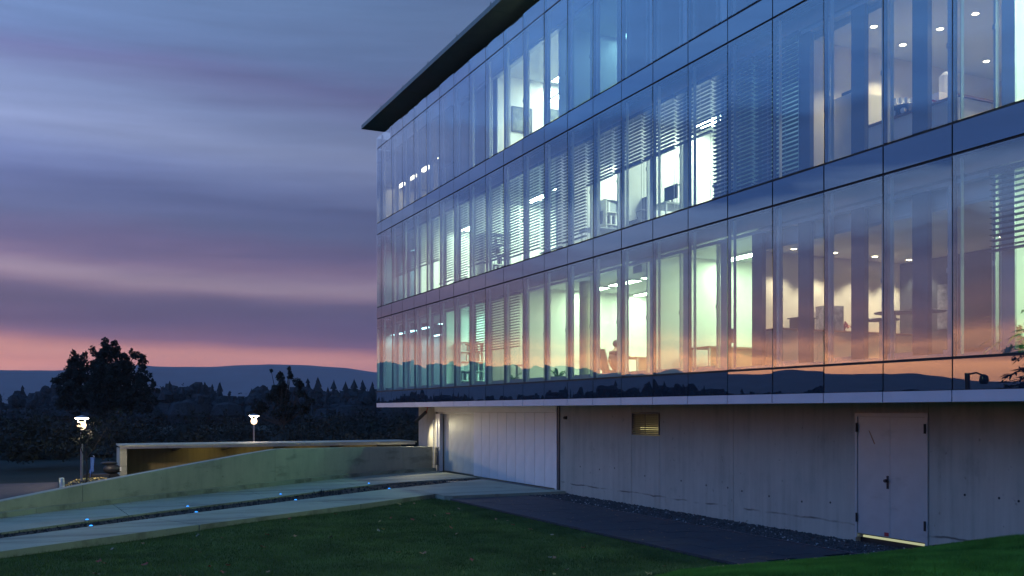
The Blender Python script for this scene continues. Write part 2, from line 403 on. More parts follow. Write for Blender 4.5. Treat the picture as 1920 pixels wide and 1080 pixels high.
# roof with overhang, metal soffit panels with joints
RY = 39.72
mb = MB(); mb.box(-.47, BX+.5, YN-1, RY-.03, ZS+.012, ZS+.13); part('roof_slab', mb, 'roof', bld)
y = RY
while y > YN-1:
    y2 = max(y-2.7, YN-1)
    mb = MB(); mb.box(-.50, 1.2, y2+.006, y-.006, ZS, ZS+.012); part('soffit_sheet', mb, 'roof', bld)
    mb = MB(); mb.box(-.525, -.501, y2+.006, y-.006, ZS-.012, ZS+.15); part('fascia', mb, 'roof', bld)
    mb = MB(); mb.box(-.53, -.50, y2-.008, y2+.008, ZS+.15, ZS+.22); part('fascia_clip', mb, 'roof', bld)
    y = y2
mb = MB(); mb.box(-.50, BX, RY-.03, RY, ZS-.012, ZS+.15); part('fascia', mb, 'roof', bld)

# floors, ceilings, back wall
FL = [3.12, 6.72, 10.31]; CE = [6.22, 9.82, 13.42]
for k in range(3):
    mb = MB(); mb.box(.45, BX-.21, YN, YE-.32, FL[k]-.30, FL[k]); part('floor_slab', mb, 'floor', bld)
    mb = MB(); mb.box(.72, BX-.21, YN, YE-.32, CE[k], CE[k]+.08); part('ceiling', mb, 'ceil', bld)
    mb = MB(); mb.box(.15, .45, YN, YE-.32, FL[k]-.08, FL[k]-.04); part('cavity_tray', mb, 'alu_dark', bld)
    # inner skin: sill below, lintel above with a slit
    mb = MB(); mb.box(.50, .66, YN, YE-.32, FL[k], FL[k]+.22); part('inner_sill', mb, 'alu', bld)
    zh = SP[k][1]-.32
    mb = MB(); mb.box(.50, .66, YN, YE-.32, zh, zh+.07).box(.50, .66, YN, YE-.32, zh+.115, (CE[k]+.40 if k < 2 else ZS-.01))
    part('inner_lintel', mb, 'alu', bld)
# inner posts and sashes
zs = [(FL[k]+.22, SP[k][1]-.32) for k in range(3)]
def cafe(k, i): return (k == 0 and 17 <= i <= 20) or (k == 1 and 18 <= i <= 20)
cache = {}
for k in range(3):
    h0, h1 = zs[k]
    for i in range(0, IMAX):
        if cafe(k, i): segs = [(-.15, -.46, .50, .60, 'alu_dark')]; sash = [(-.83, -.96)]
        else: segs = [(-.44, -.66, .53, .57, 'alu')]; sash = [(-.31, -.345)]
        for a, b, x0, x1, m_ in segs:
            key = ('p', k, a)
            if key not in cache: cache[key] = MB().box(x0, x1, b, a, h0, h1).mesh('window_post', m_, (0, 0, h0))
            link('window_post', cache[key], (0, Y(i), h0), bld)
        for a, b in sash:
            key = ('s', k, a)
            if key not in cache:
                mb = MB(); mb.box(.52, .60, b, a, h0, h1).box(.50, .60, b-.56 if b < -.5 else a+.02, b if b < -.5 else a+.90, h0, h0+.06)
                mb.box(.50, .52, b-.005, a+.005, (h0+h1)/2-.05, (h0+h1)/2+.03)
                cache[key] = mb.mesh('window_sash', 'alu', (0, 0, h0))
            link('window_sash', cache[key], (0, Y(i), h0), bld)

M['fin'] = mat('pale_fin', (.62, .66, .62), .5, 0, .03, 2)
for k in range(3):
    z0_, z1_ = SP[k][0]+.06, SP[k][1]-.05
    fm = MB().box(.10, .165, -.075, -.060, z0_, z1_).mesh('facade_fin', 'fin', (0, 0, z0_))
    for i in range(0, IMAX): link('facade_fin', fm, (0, Y(i), z0_), bld)
def wall(name, x0, x1, y0, y1, z0, z1, m='white'):
    mb = MB(); mb.box(x0, x1, y0, y1, z0, z1); return part(name, mb, m, bld)
DEP = 6.2
rooms = [  # floor, far y, near y, lamp, density, wall
    (0, 38.8, 33.2, 'e_dim', 1, 'white'), (0, 33.2, 29.3, 'e_teal', 1, 'white'), (0, 29.3, 26.4, 'e_office', 1, 'white'), (0, 26.4, 19.4, 'e_office', 1, 'white'),
    (0, 19.4, 15.45, 'e_office', 1, 'white'), (0, 15.45, 9.85, None, 0, 'cream'), (0, 9.85, 3, 'e_office', 3, 'white'),
    (1, 38.8, 36.2, 'e_dim', 4, 'white'), (1, 36.2, 30.4, 'e_bright', 1.5, 'white'), (1, 30.4, 24.2, 'e_bright', 1, 'white'), (1, 24.2, 20.6, 'e_white', 1, 'white'),
    (1, 20.6, 16.3, 'e_white', 2, 'white'), (1, 16.3, 13.95, 'e_dim2', 1, 'white'), (1, 13.95, 9.75, None, 0, 'cream'), (1, 9.75, 3, 'e_bright', 2, 'white'),
    (2, 38.8, 33.6, 'e_warmdim', 1, 'white'), (2, 33.6, 28.35, None, 0, 'white'), (2, 28.35, 24.05, 'e_white', 2, 'white'), (2, 24.05, 20.4, 'e_dim2', 1, 'white'), (2, 20.4, 3, None, 0, 'white')]
for k, ya, yb, lamp, dens, wm in rooms:
    z0, z1 = FL[k], CE[k]
    zc = 5.70 if (k, ya) == (0, 15.45) else (9.50 if (k, ya) == (1, 13.95) else z1)
    wall('back_wall', DEP, DEP+.12, yb+.06, ya-.06, z0, z1, wm)
    wall('partition_wall', .67, DEP+.12, ya-.05, ya+.05, z0, z1, wm) if ya < 38.5 else None
    if zc < z1:
        mb = MB(); mb.box(.70, DEP-.01, yb+.06, ya-.06, zc, zc+.05); part('lowered_ceiling', mb, 'ceil', bld)
        mb = MB(); mb.box(.70, .74, yb+.06, ya-.06, zc+.052, z1-.003); part('bulkhead', mb, 'white', bld)
    if lamp:
        n = max(1, round((ya-yb)/2.0))
        for a in range(n):
            yy = yb + (a+.5)*(ya-yb)/n
            for xx in (2.7, 4.7):
                hw_ = .16*dens**.5; mb = MB(); mb.box(xx-hw_, xx+hw_, yy-.65, yy+.65, z1-.06, z1-.012); mb.m = [1, 0, 0, 0, 0, 0]; part('ceiling_light', mb, ['white', lamp], bld)
# the round column, floor one
mb = MB(); mb.lathe([(.22, 0), (.22, CE[0]-FL[0]-.01)], (1.75, 24.35, FL[0]+.004), 20); part('round_column', mb, 'conc2', bld, smooth=False)
mb = MB(); mb.box(.75, 6.1, 19.9, 20.3, CE[0]-.35, CE[0]-.005); part('ceiling_beam', mb, 'ceil', bld)

wall('cafe_side_wall', 4.6, 4.72, 12.2, 15.38, FL[0], 5.69, 'paver')  # near-black colour carries the shade on this deeper wall
# blinds
SLAT = MB()
a = R(-12); hw = .042
ca, sa = math.cos(a)*hw, math.sin(a)*hw
SLAT.add([(-ca, -.64, -sa), (0, -.64, .008), (ca, -.64, sa), (-ca, .64, -sa), (0, .64, .008), (ca, .64, sa),
          (-ca, -.64, -sa-.003), (0, -.64, .005), (ca, -.64, sa-.003), (-ca, .64, -sa-.003), (0, .64, .005), (ca, .64, sa-.003)],
         [(0,1,4,3), (1,2,5,4), (9,10,7,6), (10,11,8,7), (0,3,9,6), (2,8,11,5)])
slat_me = SLAT.mesh('slat', 'slat')
def blind(k, i, zbot, single=False):
    """the blind seen through pane i"""
    x = .40; ya, yb = Y(i)+1.00, Y(i)-.30; yc = (ya+yb)/2; zt = SP[k][1]-.36
    mb = MB(); mb.box(x-.05, x+.05, yc-.645, yc+.645, zt, zt+.09)
    b = part('window_blind', mb, 'alu_dark', bld)
    mb = MB(); mb.tube([(x, yc-.62, zt), (x, yc-.62, FL[k]+.16)], .006, 6).tube([(x, yc+.62, zt), (x, yc+.62, FL[k]+.16)], .006, 6)
    mb.box(x-.004, x+.004, yc-.255, yc-.245, zbot, zt).box(x-.004, x+.004, yc+.245, yc+.255, zbot, zt)
    part('guide_cord', mb, 'steel', b)
    mb = MB(); mb.box(x-.035, x+.035, yc-.64, yc+.64, zbot-.02, zbot+.015); part('bottom_rail', mb, 'alu_dark', b)
    z = zt-.06; big = MB()
    while z > zbot+.05:
        if single:
            o = link('slat', slat_me, (x, yc, z), b); o.rotation_euler = (rnd.gauss(0, .002), R(rnd.gauss(0, 2)), 0)
        else: big.add([(vx+x, vy+yc, vz+z) for vx, vy, vz in SLAT.v], SLAT.f)
        z -= .085
    if not single and big.v: part('slat_stack', big, 'slat', b, kind='stuff')
F2 = {1: 8.0, 2: 8.0, 3: 8.02, 4: 8.0, 5: 7.1, 6: 6.99, 7: 7.35, 8: 7.3, 9: 7.2, 10: 7.2, 11: 7.02, 12: 7.1, 13: 8.42, 14: 8.43, 15: 8.44, 16: 8.47, 17: 6.99, 18: 6.99}
for i, z in F2.items(): blind(1, i, z, 9 <= i <= 16)
for i in (7, 8, 9): blind(0, i, 4.4, True)
for i in (22, 23): blind(0, i, 4.84, True)
for i, z in {1: 11.8, 2: 11.8, 3: 11.85, 4: 11.85, 5: 11.3}.items(): blind(2, i, z)

# concrete base wall (recessed), with door, vent, garage
WX = 1.5
def cwall(y0, y1, z0=-.3, z1=ZB-.021): 
    mb = MB(); mb.box(WX, WX+.3, y0+.006, y1-.006, z0, z1); return part('concrete_wall', mb, 'conc', bld)
DY0, DY1, DZ = 11.94, 13.63, 2.38
cwall(YN, DY0); cwall(DY0, DY1, DZ); cwall(DY1, 17.3)
cwall(17.3, 20.22); cwall(21.54, 25.54)
cwall(20.22, 21.54, -.3, 1.78); cwall(20.22, 21.54, 2.38)
mb = MB(); mb.box(.10, WX+3, YN, YE-.02, ZB-.02, ZB+.0); part('soffit_underside', mb, 'conc2', bld)
for yy, zz in [(24.3, .78), (23.2, .76), (22.4, .84), (20.9, .72), (19.3, .70), (18.3, .66), (17.5, .66), (17.0, .62), (16.1, .58), (15.1, .55), (14.3, .60), (11.2, 1.0), (10.55, 1.0), (10.2, .98)]:
    mb = MB(); mb.tube([(WX-.003, yy, zz), (WX+.01, yy, zz)], .022, 8); part('tie_hole_plug', mb, 'joint', bld)  # raised dark plugs; the shade inside the holes is put into their colour
# double steel door
dd = MB(); t = .055
dd.box(WX-.03, WX+.12, DY1-t, DY1, 0, DZ).box(WX-.03, WX+.12, DY0, DY0+t, 0, DZ).box(WX-.03, WX+.12, DY0+t, DY1-t, DZ-.07, DZ)
door = part('double_door', dd, 'door', bld)
ym = 12.79
for (a, b) in ((ym+.003, DY1-t-.004), (DY0+t+.004, ym-.003)):
    mb = MB(); mb.box(WX-.012, WX+.035, a, b, .085, DZ-.074); part('door_leaf', mb, 'door', door)
for yy in (DY1-t+.004, DY0+t-.004):
    for zz in (2.02, .30):
        mb = MB(); mb.tube([(WX-.045, yy, zz), (WX-.045, yy, zz+.17)], .016, 10).box(WX-.045, WX-.03, yy-.02, yy+.02, zz, zz+.17); part('hinge', mb, 'black', door)
mb = MB(); mb.box(WX-.022, WX-.012, ym+.03, ym+.075, .98, 1.22).tube([(WX-.02, ym+.05, 1.13), (WX-.06, ym+.05, 1.13), (WX-.062, ym+.05, 1.13), (WX-.10, ym+.05, 1.13)], [.014, .014, .034, .030], 12)
mb.tube([(WX-.012, ym+.05, 1.02), (WX-.03, ym+.05, 1.02)], .014, 8); part('door_handle', mb, 'black', door)
mb = MB(); mb.add([(WX-.0135, 13.30, 2.05), (WX-.0135, 13.28, 2.05), (WX-.0135, 13.14, 1.80), (WX-.0135, 13.17, 1.80)], [(0, 1, 2, 3)]); part('scratch', mb, 'leafbro', door)
mb = MB(); mb.box(WX-.018, WX-.012, ym+.03, ym+.13, .10, .17); part('door_plate', mb, 'redp', door)
mb = MB(); mb.box(WX+.06, WX+.10, DY0+.15, DY1-.12, .012, .05); part('gap_glow', mb, 'e_gap', door)  # glowing strip put in for room light leaking under the door
mb = MB(); mb.box(WX+.12, WX+.32, DY0, DY1, -.2, DZ); part('door_reveal', mb, 'joint', door)
# louvre vent
v0, v1, vz0, vz1 = 20.24, 21.52, 1.80, 2.36
mb = MB(); mb.box(WX-.01, WX+.1, v0, v0+.03, vz0, vz1).box(WX-.01, WX+.1, v1-.03, v1, vz0, vz1).box(WX-.01, WX+.1, v0+.03, v1-.03, vz1-.03, vz1).box(WX-.01, WX+.1, v0+.03, v1-.03, vz0, vz0+.02)
vent = part('louvre_vent', mb, 'alu_dark', bld)
sl = MB(); sl.add([(0, v0+.035, 0), (.07, v0+.035, .036), (.07, v1-.035, .036), (0, v1-.035, 0), (0, v0+.035, .005), (.07, v0+.035, .041), (.07, v1-.035, .041), (0, v1-.035, .005)],
                  [(0,1,2,3), (7,6,5,4), (0,4,5,1), (3,2,6,7), (0,3,7,4), (1,5,6,2)]); sme = sl.mesh('louvre_slat', 'brass')
for k in range(10): link('louvre_slat', sme, (WX-.002, 0, vz0+.035+k*.05), vent)
mb = MB(); mb.box(WX-.008, WX-.003, (v0+v1)/2-.012, (v0+v1)/2+.012, vz0+.02, vz1-.03); part('louvre_bar', mb, 'alu_dark', vent)
mb = MB(); mb.box(WX+.20, WX+.24, v0+.1, v1-.1, vz0+.1, vz0+.2); part('vent_lamp', mb, 'e_yellow', vent)
mb = MB(); mb.box(WX+.28, WX+.30, v0, v1, vz0, vz1); part('vent_back', mb, 'cream', vent)
mb = MB(); mb.box(WX-.05, WX, 25.10, 25.22, 2.16, 2.26); mb.tube([(WX-.05, 25.16, 2.21), (WX-.09, 25.16, 2.20)], .03, 10)
part('wall_sensor', mb, 'black', bld)
# garage front: white panels, left gate set back
G0, G1, G2, G3 = 25.54, 25.80, 32.16, 36.10
mb = MB(); mb.box(WX-.03, WX+.25, G0, G0+.13, 0, 2.72); part('door_jamb', mb, 'alu_dark', bld)
mb = MB(); mb.box(WX-.05, WX+.2, G0+.135, G1, 0, 2.72); part('door_jamb', mb, 'gate', bld)
mb = MB(); mb.box(WX-.05, WX+.2, G1, G3, 2.37, 2.72); gar = part('garage_gate', mb, 'gate', bld)
n = 9
for k in range(n):
    a = G1 + (G2-G1)*k/n; b = G1 + (G2-G1)*(k+1)/n
    mb = MB(); mb.box(WX-.02, WX+.06, a+.009, b-.009, .03, 2.36); part('gate_panel', mb, 'gate', gar)
n = 5
for k in range(n):
    a = G2 + .01 + (G3-.55-G2)*k/n; b = G2 + .01 + (G3-.55-G2)*(k+1)/n
    mb = MB(); mb.box(WX+.16, WX+.22, a+.005, b-.005, .03, 2.30); part('gate_panel', mb, 'gate2', gar)
mb = MB(); mb.box(WX+.07, WX+.16, G2+.02, G3, 2.30, 2.365); part('gate_track', mb, 'alu', gar)
mb = MB(); mb.box(WX-.02, WX+.12, G3-.50, G3-.06, 0, 2.29); part('gate_post', mb, 'gate', gar)
mb = MB(); mb.tube([(WX-.1, G3-.06, .02), (WX-.1, G3-.06, 2.05)], .025, 8); part('gate_pole', mb, 'gate', gar)
mb = MB()
for k in range(4): mb.tube([(WX-.09, G3-.22-.1*k, .25), (WX-.09, G3-.22-.1*k, .95)], .016, 6)
mb.tube([(WX-.09, G3-.18, .95), (WX-.09, G3-.56, .95)], .016, 6).tube([(WX-.09, G3-.18, .25), (WX-.09, G3-.56, .25)], .016, 6)
mb.tube([(WX-.09, G3-.2, .25), (WX-.09, G3-.2, 0)], .016, 6).tube([(WX-.09, G3-.5, .25), (WX-.09, G3-.5, 0)], .016, 6); part('gate_grille', mb, 'alu_dark', gar)
mb = MB(); mb.box(WX+.3, WX+.5, G0, G3, -.1, 2.72); part('garage_back', mb, 'conc2', bld)
mb = MB(); mb.box(WX, WX+.5, G3+.004, 38.1, -.3, 2.72); part('concrete_pier', mb, 'conc', bld)
mb = MB(); mb.box(WX+.5, BX, 37.6, 38.1, -.3, 2.70); part('concrete_wall', mb, 'conc', bld)

# ================================================================== GROUND
CURVE = {
 'U': [(-18.5, 19.2), (-13.51, 24.27), (-12.11, 25.78), (-9.5, 28.1), (-6.73, 30.32), (-2.81, 33.7), (-.6, 34.95), (1.43, 35.85)],
 'SF': [(-18.5, 17.0), (-13.37, 21.42), (-11.77, 22.87), (-9.43, 24.92), (-7.3, 26.5), (-6.3, 27.4), (-3.09, 30.10), (-1.24, 30.9), (1.45, 31.75)],
 'SN': [(-18.5, 16.2), (-13.33, 20.50), (-11.71, 21.78), (-9.37, 23.66), (-7.75, 24.78), (-6.56, 25.73), (-3.16, 28.16), (-.46, 29.7), (1.45, 30.95)],
 'LN': [(-18.5, 14.6), (-13.24, 18.58), (-9.67, 21.1), (-8.29, 21.95), (-4.86, 24.2), (-2.43, 25.90)]}
def resample(pts, n):
    p = np.array(pts, float); d = np.r_[0, np.cumsum(np.hypot(*np.diff(p, axis=0).T))]
    t = np.linspace(0, d[-1], n)
    # light smoothing keeps the drive curving
    q = np.stack([np.interp(t, d, p[:, 0]), np.interp(t, d, p[:, 1])], 1)
    for _ in range(6): q[1:-1] = (q[:-2] + 2*q[1:-1] + q[2:])/4
    return q
N = 49
U, SF, SN = (resample(CURVE[k], N) for k in ('U', 'SF', 'SN'))
LN = resample(CURVE['LN'], 37)
LNX = np.vstack([LN, np.linspace(LN[-1], (-2.4, 25.12), 4)[1:], np.linspace((-2.4, 25.12), (1.46, 25.12), 10)[1:]])[:N]
LNX[-1] = (1.46, 25.12)

# far ground: one sheet to the horizon; lawn bank and lawn on top of it
gm = MB(); S = 6000.0
gm.add([(-S, -S, -.45), (S, -S, -.45), (S, S, -.45), (-S, S, -.45)], [(0, 1, 2, 3)])
struct('ground', gm, 'field')
gm = MB(); gm.add([(-60, 22, -.21), (-12.8, 25.5, -.21), (1.4, 36.1, -.21), (1.6, 39.3, -.21), (60, 39.3, -.21), (60, 120, -.21), (-90, 120, -.21)], [(0, 1, 2, 3, 4, 5, 6)])
gm.add([(v[0], v[1], -.45) for v in gm.v], [])
gm.f += [(k, k+7, (k+1) % 7+7, (k+1) % 7) for k in range(7)]; gm.m += [0]*7
struct('rough_ground', gm, 'field')
def lawn_z(x, y):
    t = 12.25 - y
    k = .185 + .065*min(1, max(0, (x+.3)/1.6))
    b = -.13
    if t > 0: b = -.10 + (k*t if t < 2.1 else k*2.1 + .9*(1-math.exp(-(t-2.1)*.155/.9)))
    und = .02*math.sin(x*.9+y*.4) + .015*math.sin(y*1.3-x*.5)
    return b + und*min(1, abs(x+2.3)/2 + .1)*(.4 if t > 0 else 1)
# lawn as a grid clipped to its outline
from bisect import bisect
def lawn_top(x):   # y of the drive's near edge
    return float(np.interp(x, LN[:, 0], LN[:, 1]))
lm = MB()
def lawn_patch(gx, ny, top):
    idx = {}
    for a, x in enumerate(gx):
        x = float(x); y1 = top(x)-.02
        for b in range(ny):
            y = -6 + (y1+6)*b/(ny-1); idx[a, b] = len(lm.v); lm.v.append((x, y, lawn_z(x, y)))
    for a in range(len(gx)-1):
        for b in range(ny-1): lm.f.append((idx[a, b], idx[a+1, b], idx[a+1, b+1], idx[a, b+1])); lm.m.append(0)
lawn_patch(np.r_[np.linspace(-30, -2.44, 52), -2.315], 50, lambda x: lawn_top(x) if x < -2.43 else 25.1)
lawn_patch(np.linspace(-2.315, WX-.005, 12), 40, lambda x: 12.25)
struct('lawn', lm, 'turf', smooth=True)

def blades(name, n, sampler, hmin, hmax, w, m, seed):
    q = np.random.default_rng(seed)
    xy = sampler(q, n); n = len(xy)
    z = np.array([lawn_z(a, b) for a, b in xy])
    ang = q.uniform(0, 2*math.pi, n); h = q.uniform(hmin, hmax, n); lean = q.uniform(0, .6, n)*h; la = q.uniform(0, 2*math.pi, n)
    base = np.c_[xy, z-.005]
    side = np.c_[np.cos(ang), np.sin(ang), np.zeros(n)]*(w/2)
    tip = base + np.c_[np.cos(la)*lean, np.sin(la)*lean, h]
    v = np.stack([base-side, base+side, tip], 1).reshape(-1, 3)
    me = bpy.data.meshes.new(name); me.vertices.add(3*n); me.vertices.foreach_set('co', v.ravel())
    me.loops.add(3*n); me.loops.foreach_set('vertex_index', np.arange(3*n)); me.polygons.add(n)
    me.polygons.foreach_set('loop_start', np.arange(0, 3*n, 3)); me.polygons.foreach_set('loop_total', np.full(n, 3))
    me.materials.append(M[m]); me.update(); me.validate()
    return link(name, me, (0, 0, 0), None, kind='stuff', label='short mown grass blades growing on the lawn and its bank', cat='grass')
def samp_bank(q, n):
    p = np.c_[q.uniform(-7.5, WX-.03, n), 12.30 - 7.2*q.uniform(0, 1, n)**1.15]; return p[p[:, 0] > -3.5 - (12.3-p[:, 1])*.9]
def samp_lawn(q, n):
    p = np.c_[q.uniform(-14.5, -2.32, n), q.uniform(12.0, 26, n)]
    top = np.interp(p[:, 0], LN[:, 0], LN[:, 1])-.03
    return p[(p[:, 1] < top) & (p[:, 1] < 26)]
blades('bank_grass', 300000, samp_bank, .03, .075, .009, 'litgrass', 1)
blades('lawn_grass', 170000, samp_lawn, .025, .06, .011, 'grass', 2)

# driveway slabs
drv = link('driveway', None, (0, 0, 0), None, kind='structure')
def slabs(A, B, cuts, z, thick):
    n = len(A)
    for a, b in zip(cuts[:-1], cuts[1:]):
        mb = MB(); k0 = len(mb.v); ring = []
        ts = np.linspace(a + (.0006 if a > 0 else 0), b - (.0006 if b < 1 else 0), max(2, int((b-a)*n)+1))*(n-1)
        for t in ts:
            i = min(int(t), n-2); f = t-i
            for C in (A, B): ring.append(C[i]*(1-f) + C[i+1]*f)
        m_ = len(ts)
        vs = [(p[0], p[1], z) for p in ring] + [(p[0], p[1], z-thick) for p in ring]
        fs = []
        for j in range(m_-1):
            fs.append((2*j, 2*j+1, 2*j+3, 2*j+2)); o = 2*m_
            fs.append((2*j, 2*j+2, o+2*j+2, o+2*j)); fs.append((2*j+1, o+2*j+1, o+2*j+3, 2*j+3))
        o = 2*m_; fs.append((0, o, o+1, 1)); e = 2*m_-2; fs.append((e, e+1, o+e+1, o+e))
        mb.add(vs, fs); part('concrete_slab', mb, 'drive', drv)
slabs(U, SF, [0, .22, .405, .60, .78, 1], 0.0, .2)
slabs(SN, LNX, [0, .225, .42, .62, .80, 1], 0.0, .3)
mb = MB(); mb.box(1.22, 1.40, 25.9, 31.0, -.01, .006); part('threshold_drain', mb, 'alu_dark', drv)
mb = MB(); mb.box(-.4, 1.1, 30.02, 30.16, -.01, .007); part('slot_drain', mb, 'steel', drv)
# dark planting strip between the lanes
mb = MB()
for a in range(N-1):
    p = [SF[a], SF[a+1], SN[a+1], SN[a]]
    k = len(mb.v); mb.v += [(q_[0], q_[1], -.045) for q_ in p]; mb.f.append((k, k+1, k+2, k+3)); mb.m.append(0)
struct('planting_strip', mb, 'soil')
mb = MB(); q = random.Random(3)
for _ in range(2600):
    t = q.random()*(N-2); i = int(t); f = t-i; s_ = q.uniform(.08, .92)
    c = (SF[i]*(1-f)+SF[i+1]*f)*s_ + (SN[i]*(1-f)+SN[i+1]*f)*(1-s_)
    h = q.uniform(.015, .07)*(2.2 if abs(c[0]+5.2) < .35 else 1); an = q.uniform(0, 6.28); w = q.uniform(.01, .03)
    mb.add([(c[0]-w*math.cos(an), c[1]-w*math.sin(an), -.05), (c[0]+w*math.cos(an), c[1]+w*math.sin(an), -.05), (c[0]+q.uniform(-.05, .05), c[1]+q.uniform(-.05, .05), -.05+h)], [(0, 1, 2)])
link('ground_cover', mb.mesh('ground_cover', 'leaf2'), (0, 0, 0), None, kind='stuff', label='low dark ground cover plants in the strip between the drive lanes', cat='plants')

# walkway of dark slabs, gravel strip at the wall
wk = link('walkway', None, (0, 0, 0), None, kind='structure')
mb = MB(); mb.box(-2.31, WX-.002, 12.2, 25.1, -.30, -.125); part('sand_bed', mb, 'soil', wk)
nx, nyy = 4, 26
for a in range(nx):
    for b in range(nyy):
        x0 = -2.30 + a*2.5/nx; y0 = 12.26 + b*12.8/nyy + (.24 if a % 2 else 0)
        y1 = min(y0+12.8/nyy-.006, 25.08)
        if y1 - y0 < .1: continue
        dz = rnd.uniform(-.003, .003)
        mb = MB(); mb.box(x0+.003, x0+2.5/nx-.003, y0, y1, -.12, -.075+dz); part('paving_slab', mb, 'paver', wk)
mb = MB(); mb.box(.21, .25, 12.26, 25.08, -.12, -.06); part('gravel_edging', mb, 'alu_dark', wk)
q = random.Random(5); ga, gb = MB(), MB()
for _ in range(5200):
    x = q.uniform(.27, WX-.02); y = q.uniform(12.3, 25.05); r = q.uniform(.012, .028)
    (gb if q.random() < .05 else ga).blob((x, y, -.085+r*q.uniform(.1, .7)), (r, r*q.uniform(.7, 1.2), r*.7), q.random(), n=5, m=3)
mb = MB(); mb.box(.25, WX-.003, 12.3, 25.08, -.124, -.085); part('gravel_bed', mb, 'stone', wk)
link('gravel', ga.mesh('gravel', 'stone'), (0, 0, 0), None, kind='stuff', label='dark gravel strip along the foot of the concrete wall', cat='gravel')
link('pebbles', gb.mesh('pebbles', 'stone2'), (0, 0, 0), None, kind='stuff', label='scattered pale pebbles among the dark gravel by the wall', cat='pebbles')

# ================================================================== DRIVEWAY WALL
def nrm(C, i):
    d = C[min(i+1, len(C)-1)] - C[max(i-1, 0)]; d = d/np.hypot(*d); return np.array([-d[1], d[0]])
topx = [-18.5, -13.51, -11.6, -6.73, -5.7, -2.81, 1.43]; topz = [.05, .335, .55, 1.08, 1.17, 1.085, .97]
dw = thing('driveway_wall', 'long curved concrete wall beside the drive, its top sloping down to the left', 'wall', (-6, 31, 0))
def wallstrip(i0, i1, o0, o1, z0, zf, name, m, gap0, gap1):
    mb = MB(); vs = []; fs = []
    idxs = list(range(i0, i1+1)); n = len(idxs)
    for j, i in enumerate(idxs):
        p = U[i].copy()
        if j == 0 and gap0: p = p*.985 + U[i+1]*.015
        if j == n-1 and gap1: p = p*.985 + U[i-1]*.015
        nn = nrm(U, i)
        for o, z in ((o0, z0), (o1, z0), (o1, zf(p[0])), (o0, zf(p[0]))): vs.append((p[0]+nn[0]*o, p[1]+nn[1]*o, z))
    for j in range(n-1):
        for k in range(4): fs.append((4*j+k, 4*j+(k+1) % 4, 4*j+4+(k+1) % 4, 4*j+4+k))
    fs += [(3, 2, 1, 0), tuple(4*(n-1)+k for k in range(4))]
    mb.add(vs, fs); return part(name, mb, m, dw)
def near_i(x): return int(np.argmin(abs(U[:, 0]-x)))
cuts = [0, near_i(-11.8), near_i(-5.7), near_i(-.2), N-1]
for a, b in zip(cuts[:-1], cuts[1:]):
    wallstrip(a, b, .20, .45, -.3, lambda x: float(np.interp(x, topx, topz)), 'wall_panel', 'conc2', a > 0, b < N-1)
kc = [0, near_i(-12.6), near_i(-9), near_i(-4.5), N-1]
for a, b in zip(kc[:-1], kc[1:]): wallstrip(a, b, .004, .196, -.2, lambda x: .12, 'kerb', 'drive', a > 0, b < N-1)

# low shelter behind the wall
sh = thing('concrete_shelter', 'low flat roofed concrete shelter lit yellow inside behind the drive wall', 'shelter', (-4.3, 39, -.2))
mb = MB(); mb.box(-10.23, -9.99, 38.2, 40.4, -.21, .99); part('end_post', mb, 'conc2', sh)
mb = MB(); mb.box(-10.25, 1.45, 38.18, 40.5, 1.075, 1.13); part('roof_slab', mb, 'conc2', sh)
for k in range(7):
    a = -10.23 + k*1.66
    mb = MB(); mb.box(a+.012, a+1.648, 38.20, 38.26, .995, 1.072); part('roof_edge', mb, 'steel', sh)
mb = MB(); mb.box(-9.985, 1.40, 40.15, 40.35, -.21, 1.07); part('back_wall', mb, 'ochre', sh)
for xx in (-8.2, -6.3, -4.2, -1.8, .3):
    mb = MB(); mb.add([(xx, 38.3, 1.072), (xx+.12, 38.3, 1.072), (xx+.12, 40.1, 1.072), (xx, 40.1, 1.072), (xx, 38.3, .98), (xx+.12, 38.3, .98), (xx+.12, 40.1, .80), (xx, 40.1, .80)],
                      [(0,1,2,3), (7,6,5,4), (0,4,5,1), (1,5,6,2), (2,6,7,3), (3,7,4,0)]); part('roof_beam', mb, 'alu_dark', sh)
for xx in (-7.6, -5.6, -3.4, -1.0):
    mb = MB(); mb.box(xx, xx+1.2, 39.4, 39.48, 1.03, 1.06); part('tube_lamp', mb, 'e_tube', sh)

# left road, island, kerb post
mb = MB(); mb.box(-60, -12.3, 28.2, 36.6, -.21, -.06); rd = struct('road', mb, 'asphalt')
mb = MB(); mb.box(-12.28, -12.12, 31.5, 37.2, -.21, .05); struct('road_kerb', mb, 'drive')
mb = MB(); mb.blob((-11.2, 35.2, -.2), (.95, 1.6, .30), 4, n=14, m=8, jit=.12); struct('planting_island', mb, 'soil', smooth=True)
q = random.Random(12); mb = MB()
for _ in range(900):
    a_ = q.uniform(0, 6.28); r_ = q.random()**.5; x = -11.2+.9*r_*math.cos(a_); y = 35.2+1.5*r_*math.sin(a_); z = -.2+.30*math.sqrt(max(0, 1-r_*r_))+.01
    s_ = q.uniform(.03, .07); b_ = q.uniform(0, 6.28)
    mb.add([(x, y, z), (x+s_*math.cos(b_), y+s_*math.sin(b_), z+q.uniform(0, .05)), (x+s_*math.cos(b_+1.2), y+s_*math.sin(b_+1.2), z+q.uniform(0, .05))], [(0, 1, 2)])
link('leaf_litter', mb.mesh('leaf_litter', 'leafyel'), (0, 0, 0), None, kind='stuff', label='yellow leaf litter heaped round the foot of the lamp post', cat='leaves')
mb = MB(); mb.tube([(-12.2, 32.9, 0.05), (-12.2, 32.9, .30)], .05, 10).blob((-12.2, 32.9, .30), (.05, .05, .03), 2, n=10, m=4, jit=0)
solo('marker_post', mb, 'white', 'short white marker post on the kerb by the leafy island', 'post')

